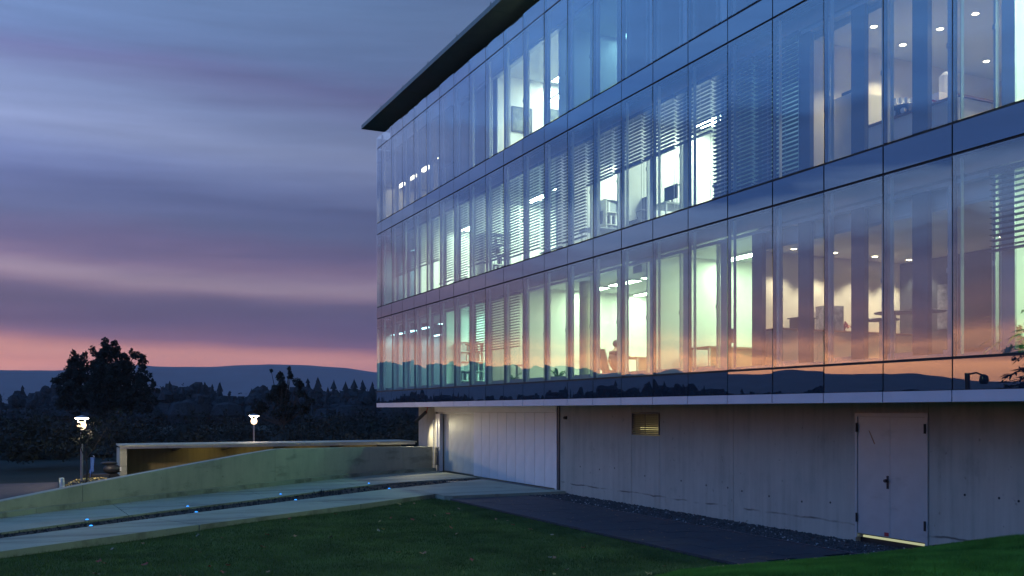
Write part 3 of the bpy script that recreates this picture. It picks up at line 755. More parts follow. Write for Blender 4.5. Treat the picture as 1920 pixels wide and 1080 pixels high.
# ================================================================== STREET LAMPS
def lamp_post(x, y, h, z0, label, lit, tilt=0.0):
    t = thing('street_lamp', label, 'street lamp', (x, y, z0), 'street lamps beyond the drive wall')
    mb = MB(); mb.lathe([(.09, 0), (.09, .05), (.045, .07), (.04, h-.5), (.035, h-.36)], (x, y, z0), 12); part('pole', mb, 'steel', t)
    mb = MB(); mb.lathe([(.06, h-.40), (.12, h-.35), (.15, h-.25), (.11, h-.16), (.05, h-.13)], (x, y, z0), 14); part('lamp_body', mb, 'e_globe' if lit else 'black', t)
    mb = MB(); mb.tube([(x+.09, y, z0+h-.22), (x+.12, y, z0+h-.02)], .010, 6).tube([(x-.09, y, z0+h-.22), (x-.12, y, z0+h-.02)], .010, 6); part('arm', mb, 'steel', t)
    mb = MB(); mb.lathe([(.02, h+.0), (.20, h-.04), (.21, h-.02), (.16, h+.035), (.02, h+.07)], (x, y, z0), 18)
    mb.m = [0]*len(mb.f)
    for k, f in enumerate(mb.f):
        if all(mb.v[v][2] <= z0+h+.001 for v in f): mb.m[k] = 1
    part('reflector_disc', mb, ['steel', 'e_street' if lit else 'black'], t)
    if lit:
        L = bpy.data.lights.new('street_light', 'POINT'); L.energy = 330; L.color = (1, .74, .48); L.shadow_soft_size = .15
        o = link('street_light', L, (x, y, z0+h-.30+.2), t)
        o.location.x += .0
    return t
lamp_post(-11.60, 34.9, 2.25, -.06, 'lit street lamp half hidden by leaves on the planted island', True)
lamp_post(-4.42, 43.2, 2.42, -.21, 'bright glaring street lamp standing behind the long low shelter', True)
# a tall unlit post further left, seen mirrored in the glass
t = thing('lamp_post', 'dark unlit post with a hanging lamp head, mirrored low in the glass at the right', 'street lamp', (-18.86, 25.0, -.45))
mb = MB(); mb.box(-18.94, -18.78, 24.92, 25.08, -.45, 3.85); part('pole', mb, 'black', t)
mb = MB(); mb.tube([(-18.86, 25, 3.80), (-18.86, 24.5, 3.85), (-18.86, 24.25, 3.75)], .035, 8); part('arm', mb, 'black', t)
mb = MB(); mb.lathe([(.04, .36), (.12, .30), (.15, .14), (.10, 0)], (-18.86, 24.2, 3.42), 12); part('lamp_head', mb, 'black', t)

# blue marker lights at the planting strip
for n_, (x, y) in enumerate([(-11.75, 22.97), (-11.71, 21.72), (-9.39, 25.05), (-9.37, 23.58), (-6.55, 27.53), (-6.55, 25.62), (-3.05, 30.38), (-3.1, 28.1)]):
    far = y > float(np.interp(x, SN[:, 0], SN[:, 1]))+.5
    t = thing('ground_light', '%s blue marker light from the left in the %s edge of the planting strip' % (('first', 'second', 'third', 'fourth')[n_//2], 'far' if far else 'near'), 'light', (x, y, 0), 'blue marker lights along the planting strip')
    mb = MB(); mb.lathe([(.06, -.02), (.06, .012), (.045, .02)], (x, y, 0), 12); part('housing', mb, 'steel', t)
    mb = MB(); mb.lathe([(.034, .021), (.032, .030), (.015, .036)], (x, y, 0), 12); part('lens', mb, 'e_blue', t)

# floodlight on the pier
t = thing('floodlight', 'dark cylindrical floodlight hung under the soffit beside the garage', 'floodlight', (1.2, 36.9, 2.5))
mb = MB(); mb.tube([(1.25, 36.55, 2.36), (1.0, 37.05, 1.98)], [.07, .075], 14); part('barrel', mb, 'black', t)
mb = MB(); mb.tube([(1.25, 36.50, 2.36), (1.3, 36.45, 2.55)], .02, 8).box(1.2, 1.4, 36.35, 36.55, 2.54, 2.56); part('bracket', mb, 'redp', t)
L = bpy.data.lights.new('added_flood', 'SPOT'); L.energy = 170; L.color = (1, .90, .58); L.spot_size = R(120); L.spot_blend = .8; L.shadow_soft_size = .06  # beam added to an unlit fixture to brighten the gate and ground
o = link('added_flood_beam', L, (.98, 37.1, 1.93), t); o.rotation_euler = Vector((-.05, -.75, -.6)).to_track_quat('-Z', 'Y').to_euler()

# scooter by the shelter
sc = thing('parked_scooter', 'small parked scooter with a blue front shield beyond the drive wall', 'scooter', (-10.9, 37.2, -.21))
X0, Y0, G = -10.9, 37.2, -.21
for yy in (-.0,):
    for xx in (-.42, .42):
        mb = MB(); mb.tube([(X0+xx, Y0-.045, G+.2), (X0+xx, Y0+.045, G+.2)], .2, 16); part('wheel', mb, 'black', sc)
mb = MB(); mb.tube([(X0-.38, Y0, G+.25), (X0-.25, Y0, G+.95)], .05, 8).box(X0-.36, X0-.26, Y0-.16, Y0+.16, G+.45, G+.95); part('front_shield', mb, 'bluep', sc)
mb = MB(); mb.box(X0-.3, X0+.25, Y0-.13, Y0+.13, G+.28, G+.36); part('footboard', mb, 'alu_dark', sc)
mb = MB(); mb.blob((X0+.35, Y0, G+.52), (.32, .15, .18), 1, n=10, m=6, jit=.05); part('rear_body', mb, 'black', sc, smooth=True)
mb = MB(); mb.blob((X0+.25, Y0, G+.74), (.30, .12, .06), 1, n=10, m=6, jit=.05); part('saddle', mb, 'black', sc)
mb = MB(); mb.box(X0+.60, X0+.66, Y0-.07, Y0+.07, G+.45, G+.58); part('tail_plate', mb, 'white', sc)
mb = MB(); mb.tube([(X0-.26, Y0-.28, G+1.0), (X0-.24, Y0, G+.98), (X0-.26, Y0+.28, G+1.0)], .016, 8); part('handlebar', mb, 'steel', sc)

# ================================================================== TREES AND HILLS
def cards(mb, c, r, n, size, q, mi=0, flat=1.0):
    for _ in range(n):
        while True:
            d = Vector((q.uniform(-1, 1), q.uniform(-1, 1), q.uniform(-1, 1)))
            if d.length < 1: break
        p = Vector((c[0]+d.x*r[0], c[1]+d.y*r[1], c[2]+d.z*r[2]))
        a = Vector((q.gauss(0, 1), q.gauss(0, 1), q.gauss(0, 1)*flat)).normalized(); b = a.cross(Vector((q.gauss(0, 1), q.gauss(0, 1), q.gauss(0, 1)))).normalized()
        s = size*q.uniform(.6, 1.3)
        mb.add([p-a*s*.5, p+b*s*.32, p+a*s*.6, p-b*s*.32], [(0, 1, 2, 3)], mi)
def big_tree(name, x, y, z0, blobs, trunk_h, n, size, label, seed, leaf='leaf', r=.16):
    q = random.Random(seed)
    t = thing(name, label, 'tree', (x, y, z0))
    tk = MB(); tk.tube([(x, y, z0), (x+.05, y, z0+trunk_h*.5), (x, y+.05, z0+trunk_h)], [r, r*.8, r*.6], 8)
    cr = MB()
    for (bx, bz, rr) in blobs:
        by = q.uniform(-.6, .6)*1.2
        cards(cr, (x+bx*.9018-by*.43, y-bx*.432+by*.9, z0+bz), (rr*.8, rr*.8, rr*.75), int(n*rr*rr*5)+20, size, q)
        c = (x+bx*.9018-by*.43, y-bx*.432+by*.9, z0+bz)       # spread sideways as it stands
        mid = ((x+c[0])/2+q.uniform(-.1, .1), (y+c[1])/2, z0+trunk_h*.8+(c[2]-z0-trunk_h*.8)*.4)
        tk.tube([(x, y, z0+trunk_h*.75), mid, c], [r*.45, r*.28, r*.08], 5)
        for _ in range(3):
            e = (c[0]+q.uniform(-rr, rr), c[1]+q.uniform(-rr, rr), c[2]+q.uniform(-.2, 1)*rr); tk.tube([c, e], [r*.1, r*.03], 4)
        for _ in range(max(2, int(rr*9))):
            sub = (c[0]+q.gauss(0, rr*.5), c[1]+q.gauss(0, rr*.5), c[2]+q.gauss(0, rr*.5)); sr = rr*q.uniform(.22, .42)
            cards(cr, sub, (sr, sr, sr), int(n*sr*sr*8)+14, size, q)
    part('trunk', tk, 'bark', t); part('crown', cr, leaf, t)
    return t
# the round-headed tree at the left: blobs (sideways, height, radius)
BT = [(-1.6, 4.3, .42), (-1.35, 4.9, .40), (-1.0, 4.65, .40), (-.55, 4.5, .45), (-.1, 5.0, .42), (.0, 5.45, .38), (.35, 5.3, .42), (.55, 5.55, .34), (.85, 4.9, .42), (1.25, 4.5, .40), (1.5, 5.15, .30),
      (1.75, 4.95, .22), (1.85, 4.35, .26), (-1.9, 3.7, .5), (-1.3, 3.9, .55), (-.6, 3.9, .6), (.1, 4.1, .65), (.8, 4.0, .6), (1.4, 3.9, .5), (2.0, 3.7, .42), (-2.1, 3.2, .42), (-1.5, 3.2, .5), (-.7, 3.2, .6), (.1, 3.2, .65),
      (.9, 3.2, .6), (1.6, 3.2, .5), (2.2, 3.15, .34), (-1.0, 2.5, .7), (.2, 2.5, .8), (1.3, 2.5, .7), (-1.9, 2.5, .6), (2.0, 2.5, .5)]
TX, TY = -8.5, 92.0; K_ = 1.92
big_tree('broadleaf_tree', TX, TY, -.45, [(a*K_*.92, (b-2.43)*K_*.80+2.43+.45+.75, c*K_*1.02) for a, b, c in BT], 5.0, 46, .27, 'large round headed dark tree with a ragged crown against the orange sky', 21, r=.3)
BT2 = [(-1.0, 3.0, .42), (-.85, 3.5, .34), (-.6, 3.9, .32), (-.42, 4.35, .26), (-.40, 4.8, .20), (-.39, 5.15, .13), (.0, 4.2, .42), (.2, 4.65, .28), (.27, 4.95, .2), (.28, 5.25, .12), (.5, 4.4, .36), (.72, 4.75, .24), (.8, 5.0, .14),
       (.95, 4.25, .3), (1.05, 3.7, .4), (.4, 3.6, .6), (-.3, 3.5, .55), (-1.25, 2.6, .45), (0, 2.6, .85), (1.1, 2.7, .6), (.1, 3.9, .5), (-1.5, 2.4, .4), (1.4, 3.2, .35)]
big_tree('pointed_tree', .5, 60.4, -.2, BT2, 2.2, 110, .17, 'smaller dark tree with pointed tops standing between the lamp and the building', 22)
# young tree whose leaves half hide the left lamp
big_tree('young_tree', -11.5, 34.0, -.1, [(.05, 1.5, .24), (-.15, 1.9, .20), (.35, 1.75, .26), (.25, 2.2, .2), (.55, 2.3, .18)], 1.2, 200, .10, 'young thin leaved tree in front of the left street lamp', 23, r=.03)

# cedar left of the drive, mirrored in the right hand panes
q = random.Random(31)
t = thing('cedar_tree', 'dark cedar with drooping layered branches, mirrored in the glass at the lower right', 'tree', (-22.8, 23.5, -.45))
tk = MB(); tk.tube([(-22.8, 23.5, -.45), (-22.8, 23.5, 4), (-22.7, 23.5, 8)], [.25, .18, .03], 8)
cr = MB()
for k in range(54):
    z = 1.4+6.2*(k/54)**.9; L_ = 3.9*(1-(z-1.2)/7.4)+.3; a_ = k*2.4+q.uniform(-.3, .3)
    pts = []
    for s_ in (0, .35, .7, 1): pts.append(Vector((-22.8+math.cos(a_)*L_*s_, 23.5+math.sin(a_)*L_*s_, z+.35*s_-.9*s_*s_)))
    tk.tube(pts, [.05, .035, .02, .008], 5)
    for j in range(46):
        s_ = q.uniform(.2, 1); i_ = min(int(s_*3), 2); p = pts[i_].lerp(pts[i_+1], s_*3-i_) if s_ < 1 else pts[3]
        side = Vector((-math.sin(a_), math.cos(a_), 0))*q.choice((-1, 1)); out = Vector((math.cos(a_), math.sin(a_), 0))
        d = (side*q.uniform(.4, 1)+out*q.uniform(.2, .8)+Vector((0, 0, q.uniform(-.55, .1)))).normalized(); ln = q.uniform(.25, .6)
        w = d.cross(Vector((0, 0, 1))).normalized()*.035
        cr.add([p-w, p+w, p+d*ln*.6+w*.8+Vector((0, 0, -.01)), p+d*ln+Vector((0, 0, -.06)), p+d*ln*.6-w*.8], [(0, 1, 2, 3, 4)])
        if j % 2 == 0: cards(cr, p+d*ln*.4, (.16, .16, .05), 3, .16, q)
part('trunk', tk, 'bark', t); part('crown', cr, 'leaf2', t)

# shrub belt and far wood
q = random.Random(40); mb = MB()
for _ in range(330):
    x = q.uniform(-60, 26); y = q.uniform(52, 72) if q.random() < .7 else q.uniform(44, 52)
    h = q.uniform(1.2, 2.7); r_ = q.uniform(1.2, 2.2)
    if -9 < x < -1 and y < 50: continue
    if y > 54: mb.blob((x, y, -.3+h*.25), (r_*.6, r_*.5, h*.36), q.random(), n=11, m=8, jit=.4)
    for _k in range(5): cards(mb, (x+q.gauss(0, r_*.4), y+q.gauss(0, r_*.3), h*q.uniform(.3, .8)), (r_*.5, r_*.4, h*.3), 60, .18, q)
link('shrub_belt', mb.mesh('shrub_belt', 'leaf'), (0, 0, 0), None, kind='stuff', label='dark belt of dense shrubs beyond the shelter', cat='shrubs')
def fir(mb, x, y, z0, h, w, q, seg=7, lev=8):
    for k in range(lev):
        a0 = k/lev; z = z0+h*(.06+.94*a0); r_ = w*(1-a0)**.85*q.uniform(.75, 1.15)+.05; dz = h/lev*1.7
        vs = [(x, y, min(z+dz, z0+h))]; n = seg
        for j in range(n):
            an = 6.283*j/n+q.uniform(-.3, .3); rr = r_*q.uniform(.6, 1.2); vs.append((x+rr*math.cos(an), y+rr*math.sin(an), z-q.uniform(0, .12)*h/lev))
        mb.add(vs, [(0, 1+j, 1+(j+1) % n) for j in range(n)])
def clumpy(mb, x, y, z0, h, w, q):
    for _ in range(7):
        mb.blob((x+q.uniform(-.6, .6)*w, y+q.uniform(-.6, .6)*w, z0+h*q.uniform(.3, .86)), (w*q.uniform(.3, .6),)*2+(h*q.uniform(.12, .26),), q.random(), n=7, m=5, jit=.3)
    cards(mb, (x, y, z0+h*.6), (w, w, h*.42), 50, .5, q)
mb = MB(); zg = -.45
for k in range(760):
    an = R(q.uniform(-72, 34)); d = q.uniform(190, 260)
    x, y = -12.36+d*math.sin(an), d*math.cos(an)
    hh = q.uniform(5.9, 8.2)*(d/220)*(1.0+.16*math.sin(an*9)+.08*math.sin(an*23))
    if q.random() < .35: fir(mb, x, y, zg, hh*q.uniform(.85, 1.05), hh*q.uniform(.22, .36), q); cards(mb, (x, y, zg+hh*.5), (hh*.2, hh*.2, hh*.35), 30, .45, q)
    else: clumpy(mb, x, y, zg, hh*.9, hh*.35, q)
    mb.blob((x, y, zg+hh*.25), (hh*.5, hh*.5, hh*.35), q.random(), n=7, m=4, jit=.2)
link('far_wood', mb.mesh('far_wood', 'leaf2'), (0, 0, 0), None, kind='stuff', label='far dark wood of mixed trees below the hills', cat='wood')
# single trees that stand out of the wood's edge
def far_pt(u, dist):
    a_ = R(25.5955)+math.atan((u-960)/1783); Zf = dist/math.cos(math.atan((u-960)/1783)); return -12.36+Zf*math.sin(a_), Zf*math.cos(a_)
NAMES = [(42, 722, 'f', 'small fir on the wood edge left of the round headed tree'), (100, 722, 'c', 'low bush tree on the wood edge touching the round headed tree'),
         (318, 713, 'f', 'narrow fir just right of the round headed tree'), (345, 719, 'c', 'rounded low tree between the narrow fir and the fir row'),
         (372, 717, 'f', 'short fir leading the row of firs between the two dark trees'), (384, 715, 'f', 'tallest fir of the row left of the bright lamp'), (398, 718, 'f', 'blunt fir in the middle of the row left of the bright lamp'),
         (411, 717, 'f', 'last fir of the row left of the bright lamp'),
         (577, 708, 'f', 'pointed fir next to the pointed tree'), (596, 705, 'f', 'tall fir right of the pointed tree'), (626, 712, 'f', 'middle fir between the pointed tree and the building'),
         (648, 712, 'f', 'slim fir standing left of the broad fir near the building'), (664, 706, 'f', 'broad tall fir near the building corner'), (680, 711, 'f', 'short fir right beside the building corner'),
         (698, 714, 'f', 'fir half hidden by the building corner')]
for u, v, kind, lab in NAMES:
    d = q.uniform(196, 214); x, y = far_pt(u, d); hh = 2.43+(769.5-v)*d/1783+.45
    t = thing('fir_tree' if kind == 'f' else 'bushy_tree', 'dark ' + lab, 'tree', (x, y, zg), 'trees standing out of the far wood')
    tk = MB(); tk.tube([(x, y, zg), (x, y, zg+hh*.5)], [.18, .08], 6); part('trunk', tk, 'bark', t)
    c_ = MB()
    if kind == 'f': fir(c_, x, y, zg, hh*q.uniform(.96, 1.02), hh*q.uniform(.20, .32), q, 9, 9); cards(c_, (x, y, zg+hh*.42), (hh*.2, hh*.2, hh*.38), 130, .42, q)
    else: clumpy(c_, x, y, zg, hh, hh*.35, q)
    part('crown', c_, 'leaf2', t)

# hills: a ridge about 4 km off
prof_a = [-90, -70, -56, -52, -48, -42, -36, -30, -24, -18, -12, -6, -2.6, 0, 2, 3.4, 4.2, 5.0, 8, 11, 13.5, 15.5, 17.5, 22, 30, 45]
prof_e = [2.0, 1.7, 1.45, 1.6, 2.0, 2.25, 2.1, 2.45, 2.75, 2.95, 2.6, 2.3, 2.12, 2.16, 2.30, 2.42, 2.55, 2.46, 2.50, 2.68, 2.66, 2.52, 2.25, 2.0, 1.8, 1.8]
mb = MB(); na, nr = 420, 9; q = random.Random(50)
rough = np.convolve(np.random.default_rng(3).normal(0, 1, na+8), np.ones(3)/3, 'same')
for a in range(na):
    az_ = -90+135*a/(na-1); e = float(np.interp(az_, prof_a, prof_e)) + .012*rough[a]
    for b in range(nr):
        t_ = b/(nr-1); d = 3300+900*t_; top = 4200*math.tan(R(e))+2.4
        z = -1+(top+1)*math.sin(t_*math.pi/2)**1.2
        mb.v.append((-12.36+d*math.sin(R(az_)), d*math.cos(R(az_)), z))
    # back side
    mb.v.append((-12.36+5200*math.sin(R(az_)), 5200*math.cos(R(az_)), -1))
st = nr+1
for a in range(na-1):
    for b in range(nr): mb.f.append((a*st+b, (a+1)*st+b, (a+1)*st+b+1, a*st+b+1)); mb.m.append(0)
struct('hills', mb, 'hill', smooth=True)

# haze box
hz = MB(); hz.box(-6200, 6200, -6200, 6200, -1.6, 245)
hm = bpy.data.materials.new('haze_air'); hm.use_nodes = True; ht = NT(hm.node_tree); ht.n.clear()
ho = ht.add('ShaderNodeOutputMaterial'); pv = ht.add('ShaderNodeVolumePrincipled')
pv.inputs['Color'].default_value = (.93, .96, 1.0, 1); pv.inputs['Density'].default_value = 1.8e-4; pv.inputs['Anisotropy'].default_value = 0.0
ht.l.new(pv.outputs[0], ho.inputs['Volume'])
HAZE = link('haze', hz.mesh('haze', hm), (0, 0, 0), None, kind='stuff', label='thin blue evening haze over the valley', cat='haze')

# ================================================================== INTERIOR THINGS
def desk(x0, x1, y0, y1, z, label, top='wood'):
    t = thing('desk', label, 'desk', ((x0+x1)/2, (y0+y1)/2, FL[0]))
    mb = MB(); mb.box(x0, x1, y0, y1, z-.04, z); part('desk_top', mb, top, t)
    for xx in (x0+.05, x1-.05):
        for yy in (y0+.05, y1-.05):
            mb = MB(); mb.box(xx-.025, xx+.025, yy-.025, yy+.025, FL[0], z-.041); part('leg', mb, 'steel', t)
    mb = MB(); mb.box(x0+.1, x1-.1, y0+.06, y0+.09, FL[0]+.25, z-.042); part('modesty_panel', mb, top, t)
    return t
desk(2.75, 4.35, 23.2, 24.0, 3.98, 'wooden desk where the seated person works')
desk(1.5, 3.1, 18.2, 19.0, 3.95, 'empty reddish wooden desk right of the seated person')
desk(1.2, 2.6, 27.3, 28.1, 3.92, 'desk under the lower blinds with a chair and green plant', 'white')
# chair and person
ch = thing('office_chair', 'dark office chair with a tall back holding the seated person', 'chair', (2.6, 24.25, FL[0]))
cx, cyy, fz = 2.60, 24.25, FL[0]
mb = MB(); mb.box(cx-.24, cx+.24, cyy-.24, cyy+.24, fz+.42, fz+.50); part('seat', mb, 'black', ch)
mb = MB(); mb.add([(cx-.30, cyy-.2, fz+.5), (cx-.24, cyy-.2, fz+.5), (cx-.24, cyy+.22, fz+.5), (cx-.30, cyy+.22, fz+.5), (cx-.44, cyy-.18, fz+1.12), (cx-.39, cyy-.18, fz+1.12), (cx-.39, cyy+.2, fz+1.12), (cx-.44, cyy+.2, fz+1.12)],
                  [(0,3,2,1), (4,5,6,7), (0,1,5,4), (1,2,6,5), (2,3,7,6), (3,0,4,7)]); part('backrest', mb, 'black', ch)
mb = MB(); mb.tube([(cx, cyy, fz+.08), (cx, cyy, fz+.42)], .03, 8)
for k in range(5):
    a_ = k*1.2566; mb.tube([(cx, cyy, fz+.1), (cx+.28*math.cos(a_), cyy+.28*math.sin(a_), fz+.04)], .02, 6)
part('base', mb, 'steel', ch)
pr = thing('person', 'person in dark clothes leaning over a desk towards a screen', 'person', (cx, cyy, fz))
def skin_body(name, pts, edges, rad, root, mat_, parent):
    me = bpy.data.meshes.new(name); org = Vector((cx, cyy, fz))
    me.from_pydata([Vector(p)-org for p in pts], edges, []); me.materials.append(M[mat_])
    o = link(name, me, org, parent)
    md = o.modifiers.new('Skin', 'SKIN'); md.use_smooth_shade = True
    for k, r_ in enumerate(rad):
        me.skin_vertices[0].data[k].radius = (r_, r_) if not isinstance(r_, tuple) else r_
        me.skin_vertices[0].data[k].use_root = (k == root)
    sd = o.modifiers.new('Subdivision', 'SUBSURF'); sd.levels = 2; sd.render_levels = 2
    return o
P = lambda dx_, dy_, dz_: (cx+dx_, cyy+dy_, fz+dz_)
pts = [P(-.10, 0, .56), P(-.06, 0, .75), P(.02, 0, .95), P(.07, 0, 1.05), P(.10, 0, 1.13), P(.13, 0, 1.20), P(.13, 0, 1.30),         # pelvis..head
       P(.05, -.18, 1.00), P(.25, -.22, .86), P(.50, -.16, .90), P(.58, -.15, .90),
       P(.05, .18, 1.00), P(.24, .22, .86), P(.48, .14, .90), P(.56, .13, .90),
       P(.30, -.11, .56), P(.36, -.11, .30), P(.34, -.11, .08), P(.46, -.11, .05),
       P(.30, .11, .56), P(.36, .11, .30), P(.34, .11, .08), P(.46, .11, .05)]
ed = [(0,1),(1,2),(2,3),(3,4),(4,5),(5,6),(3,7),(7,8),(8,9),(9,10),(3,11),(11,12),(12,13),(13,14),(0,15),(15,16),(16,17),(17,18),(0,19),(19,20),(20,21),(21,22)]
rad = [(.14,.15), (.12,.14), (.12,.15), .08, .055, .085, .075, .06, .048, .035, .028, .06, .048, .035, .028, .085, .06, .04, .035, .085, .06, .04, .035]
skin_body('body', pts, ed, rad, 0, 'skin', pr)
k2 = [0,1,2,3,7,8,9,11,12,13,15,16,17,19,20,21]
mp = {k: j for j, k in enumerate(k2)}
skin_body('clothing', [pts[k] for k in k2], [(mp[a], mp[b]) for a, b in ed if a in mp and b in mp],
          [tuple(x+.018 for x in rad[k]) if isinstance(rad[k], tuple) else rad[k]+.018 for k in k2], 0, 'suit', pr)
mb = MB(); mb.blob(P(.105, 0, 1.30), (.115, .10, .115), 3, n=12, m=8, jit=.05); part('hair', mb, 'hair', pr, smooth=True)
mb = MB(); mb.blob(P(.215, 0, 1.235), (.025, .016, .025), 3, n=8, m=5, jit=.02).blob(P(.12, -.09, 1.24), (.02, .012, .03), 3, n=8, m=5, jit=.02); part('face_features', mb, 'skin', pr, smooth=True)
for s_ in (-1, 1):
    mb = MB(); hx, hy, hz_ = P(.59, s_*.145, .90)
    mb.blob((hx+.03, hy, hz_), (.05, .038, .018), 2, n=8, m=5, jit=.03)
    for f_ in range(4):
        l_ = (.062, .075, .07, .055)[f_]; yo = (f_-1.5)*.019
        mb.tube([(hx+.06, hy+yo, hz_), (hx+.07+l_*.55, hy+yo*1.1, hz_+.006), (hx+.07+l_, hy+yo*1.15, hz_-.016)], [.009, .0085, .006], 6)
    mb.tube([(hx+.02, hy-s_*.03, hz_), (hx+.06, hy-s_*.055, hz_-.008), (hx+.085, hy-s_*.05, hz_-.015)], [.011, .009, .007], 6)
    part('hand', mb, 'skin', pr, smooth=True)
mo = thing('monitor', 'grey computer screen on the desk facing the seated person', 'screen', (3.75, 23.75, 3.98))
mb = MB(); mb.add([(3.70, 23.5, 4.06), (3.74, 23.5, 4.06), (3.74, 24.0, 4.06), (3.70, 24.0, 4.06), (3.80, 23.5, 4.46), (3.84, 23.5, 4.46), (3.84, 24.0, 4.46), (3.80, 24.0, 4.46)],
                  [(0,3,2,1), (4,5,6,7), (0,1,5,4), (1,2,6,5), (2,3,7,6), (3,0,4,7)]); part('screen', mb, 'gate2', mo)
mb = MB(); mb.tube([(3.78, 23.75, 3.985), (3.78, 23.75, 4.1)], .025, 8).box(3.68, 3.88, 23.65, 23.85, 3.981, 3.99); part('stand', mb, 'gate2', mo)
# whiteboard line art: plain board on partition behind the person
mb = MB(); mb.box(2.2, 4.2, 26.31, 26.345, 4.0, 5.2); solo('whiteboard', mb, 'white', 'white board on the office wall behind the seated person', 'board')

# house plants
def house_plant(x, y, z, h, label, seed, n=26):
    q = random.Random(seed); t = thing('house_plant', label, 'plant', (x, y, z))
    mb = MB(); mb.lathe([(.12, 0), (.17, .28), (.15, .28)], (x, y, z+.002), 14); part('pot', mb, 'gate2', t)
    mb = MB()
    for k in range(n):
        a_ = q.uniform(0, 6.28); l_ = h*q.uniform(.55, 1.0); b0 = Vector((x, y, z+.26)); o_ = Vector((math.cos(a_), math.sin(a_), 0)); up = q.uniform(.5, 1.2)
        pl = [b0+o_*l_*s_*.7+Vector((0, 0, l_*(up*s_-.75*s_*s_))) for s_ in (0, .3, .6, .85, 1)]
        w = o_.cross(Vector((0, 0, 1)))
        for j in range(4):
            ww0, ww1 = w*.045*math.sin(math.pi*(j/4*.9+.08)), w*.045*math.sin(math.pi*((j+1)/4*.9+.08))
            mb.add([pl[j]-ww0, pl[j]+ww0, pl[j+1]+ww1, pl[j+1]-ww1], [(0, 1, 2, 3)])
    part('leaves', mb, 'plant', t); return t
house_plant(1.15, 9.55, FL[0], 1.5, 'big green plant behind the glass at the right edge', 60, 40)
house_plant(1.15, 25.0, FL[0], .9, 'green plant at the window next to the round column', 61)
house_plant(1.05, 27.9, FL[0], .7, 'low green plant under the lower floor blinds', 62)

# cafe on floor one
ct = thing('low_cabinet', 'long low cabinet along the cream cafe wall', 'cabinet', (3.3, 15.1, FL[0]))
for k in range(5):
    mb = MB(); mb.box(.80+k*1.02, 1.81+k*1.02, 14.98, 15.38, FL[0]+.002, 4.06); part('cabinet_front', mb, 'cream', ct)
mb = MB(); mb.box(.78, 5.92, 14.96, 15.39, 4.063, 4.10); part('cabinet_top', mb, 'wood', ct)
for k, (x, y, z, lab) in enumerate([(2.75, 14.2, 4.28, 'left high round cafe table near the cabinet'), (2.05, 13.2, 4.30, 'middle high round cafe table with a clear view of its leg'), (2.85, 13.15, 4.36, 'right high round cafe table behind the wide post')]):
    t = thing('high_table', lab, 'table', (x, y, FL[0]), 'high tables in the cafe')
    mb = MB(); mb.lathe([(.36, 0), (.37, .012), (.36, .025)], (x, y, z-.025), 24); part('table_top', mb, 'alu_dark', t)
    mb = MB(); mb.lathe([(.22, 0), (.22, .015), (.03, .03), (.028, z-FL[0]-.027)], (x, y, FL[0]+.002), 14); part('pedestal', mb, 'steel', t)
mb = MB(); mb.box(2.10, 2.14, 15.0, 15.35, 4.101, 4.62).box(2.14, 2.55, 15.0, 15.02, 4.101, 4.62); 
solo('display_board', mb, 'pic2', 'dark display board standing on the cafe cabinet', 'board')
mb = MB(); mb.box(1.35, 1.75, 15.0, 15.30, 4.101, 4.32).box(1.30, 1.80, 14.98, 15.32, 4.322, 4.34).tube([(1.6, 14.97, 4.16), (1.6, 14.97, 4.28)], .02, 8)
solo('coffee_machine', mb, 'black', 'small black coffee machine on the cafe cabinet', 'coffee machine')
t = thing('flower_bowl', 'small bowl of dried flowers on the cafe cabinet', 'bowl', (3.05, 15.15, 4.101))
mb = MB(); mb.lathe([(.05, 0), (.11, .07), (.10, .07)], (3.05, 15.15, 4.102), 14); part('bowl', mb, 'white', t)
mb = MB(); cards(mb, (3.05, 15.15, 4.24), (.14, .12, .08), 40, .06, random.Random(9)); part('flowers', mb, 'leafbro', t)
mb = MB(); cards(mb, (2.62, 15.12, 4.20), (.18, .12, .10), 60, .08, random.Random(10)); solo('fruit_tray', mb, 'leafred', 'reddish pile of fruit and leaves beside the display board', 'fruit')
mb = MB(); mb.box(4.56, 4.598, 13.9, 14.35, 4.15, 5.1); solo('poster', mb, 'pic2', 'tall dark poster on the dim side wall of the cafe', 'poster')
mb = MB(); mb.box(1.62, 1.66, 4.0, 4.05, 4.0, 4.01); 
def downlight(x, y, z, e, label, grp):
    t = thing('downlight', label, 'downlight', (x, y, z), grp)
    mb = MB(); mb.lathe([(.085, -.012), (.085, -.002), (.06, -.002)], (x, y, z), 16); part('trim', mb, 'white', t)
    mb = MB(); mb.lathe([(.055, -.016), (.055, -.013)], (x, y, z), 16); part('bulb', mb, 'e_warm', t)
    L = bpy.data.lights.new('downlight_beam', 'SPOT'); L.energy = e; L.color = (1, .84, .60); L.spot_size = R(105); L.spot_blend = .5; L.shadow_soft_size = .05
    o = link('downlight_beam', L, (x, y, z-.03), t)
for x, w_ in ((1.06, 'first'), (2.15, 'second'), (3.28, 'third'), (4.28, 'fourth')):
    downlight(x, 14.85, 5.70, 130, '%s lit ceiling spot from the glass along the cafe wall' % w_, 'cafe ceiling spots')
for x, w_ in ((1.5, 'nearest the glass'), (3.6, 'deeper in the room')):
    downlight(x, 12.2, 5.70, 130, 'lit ceiling spot over the cafe tables, %s' % w_, 'cafe ceiling spots')
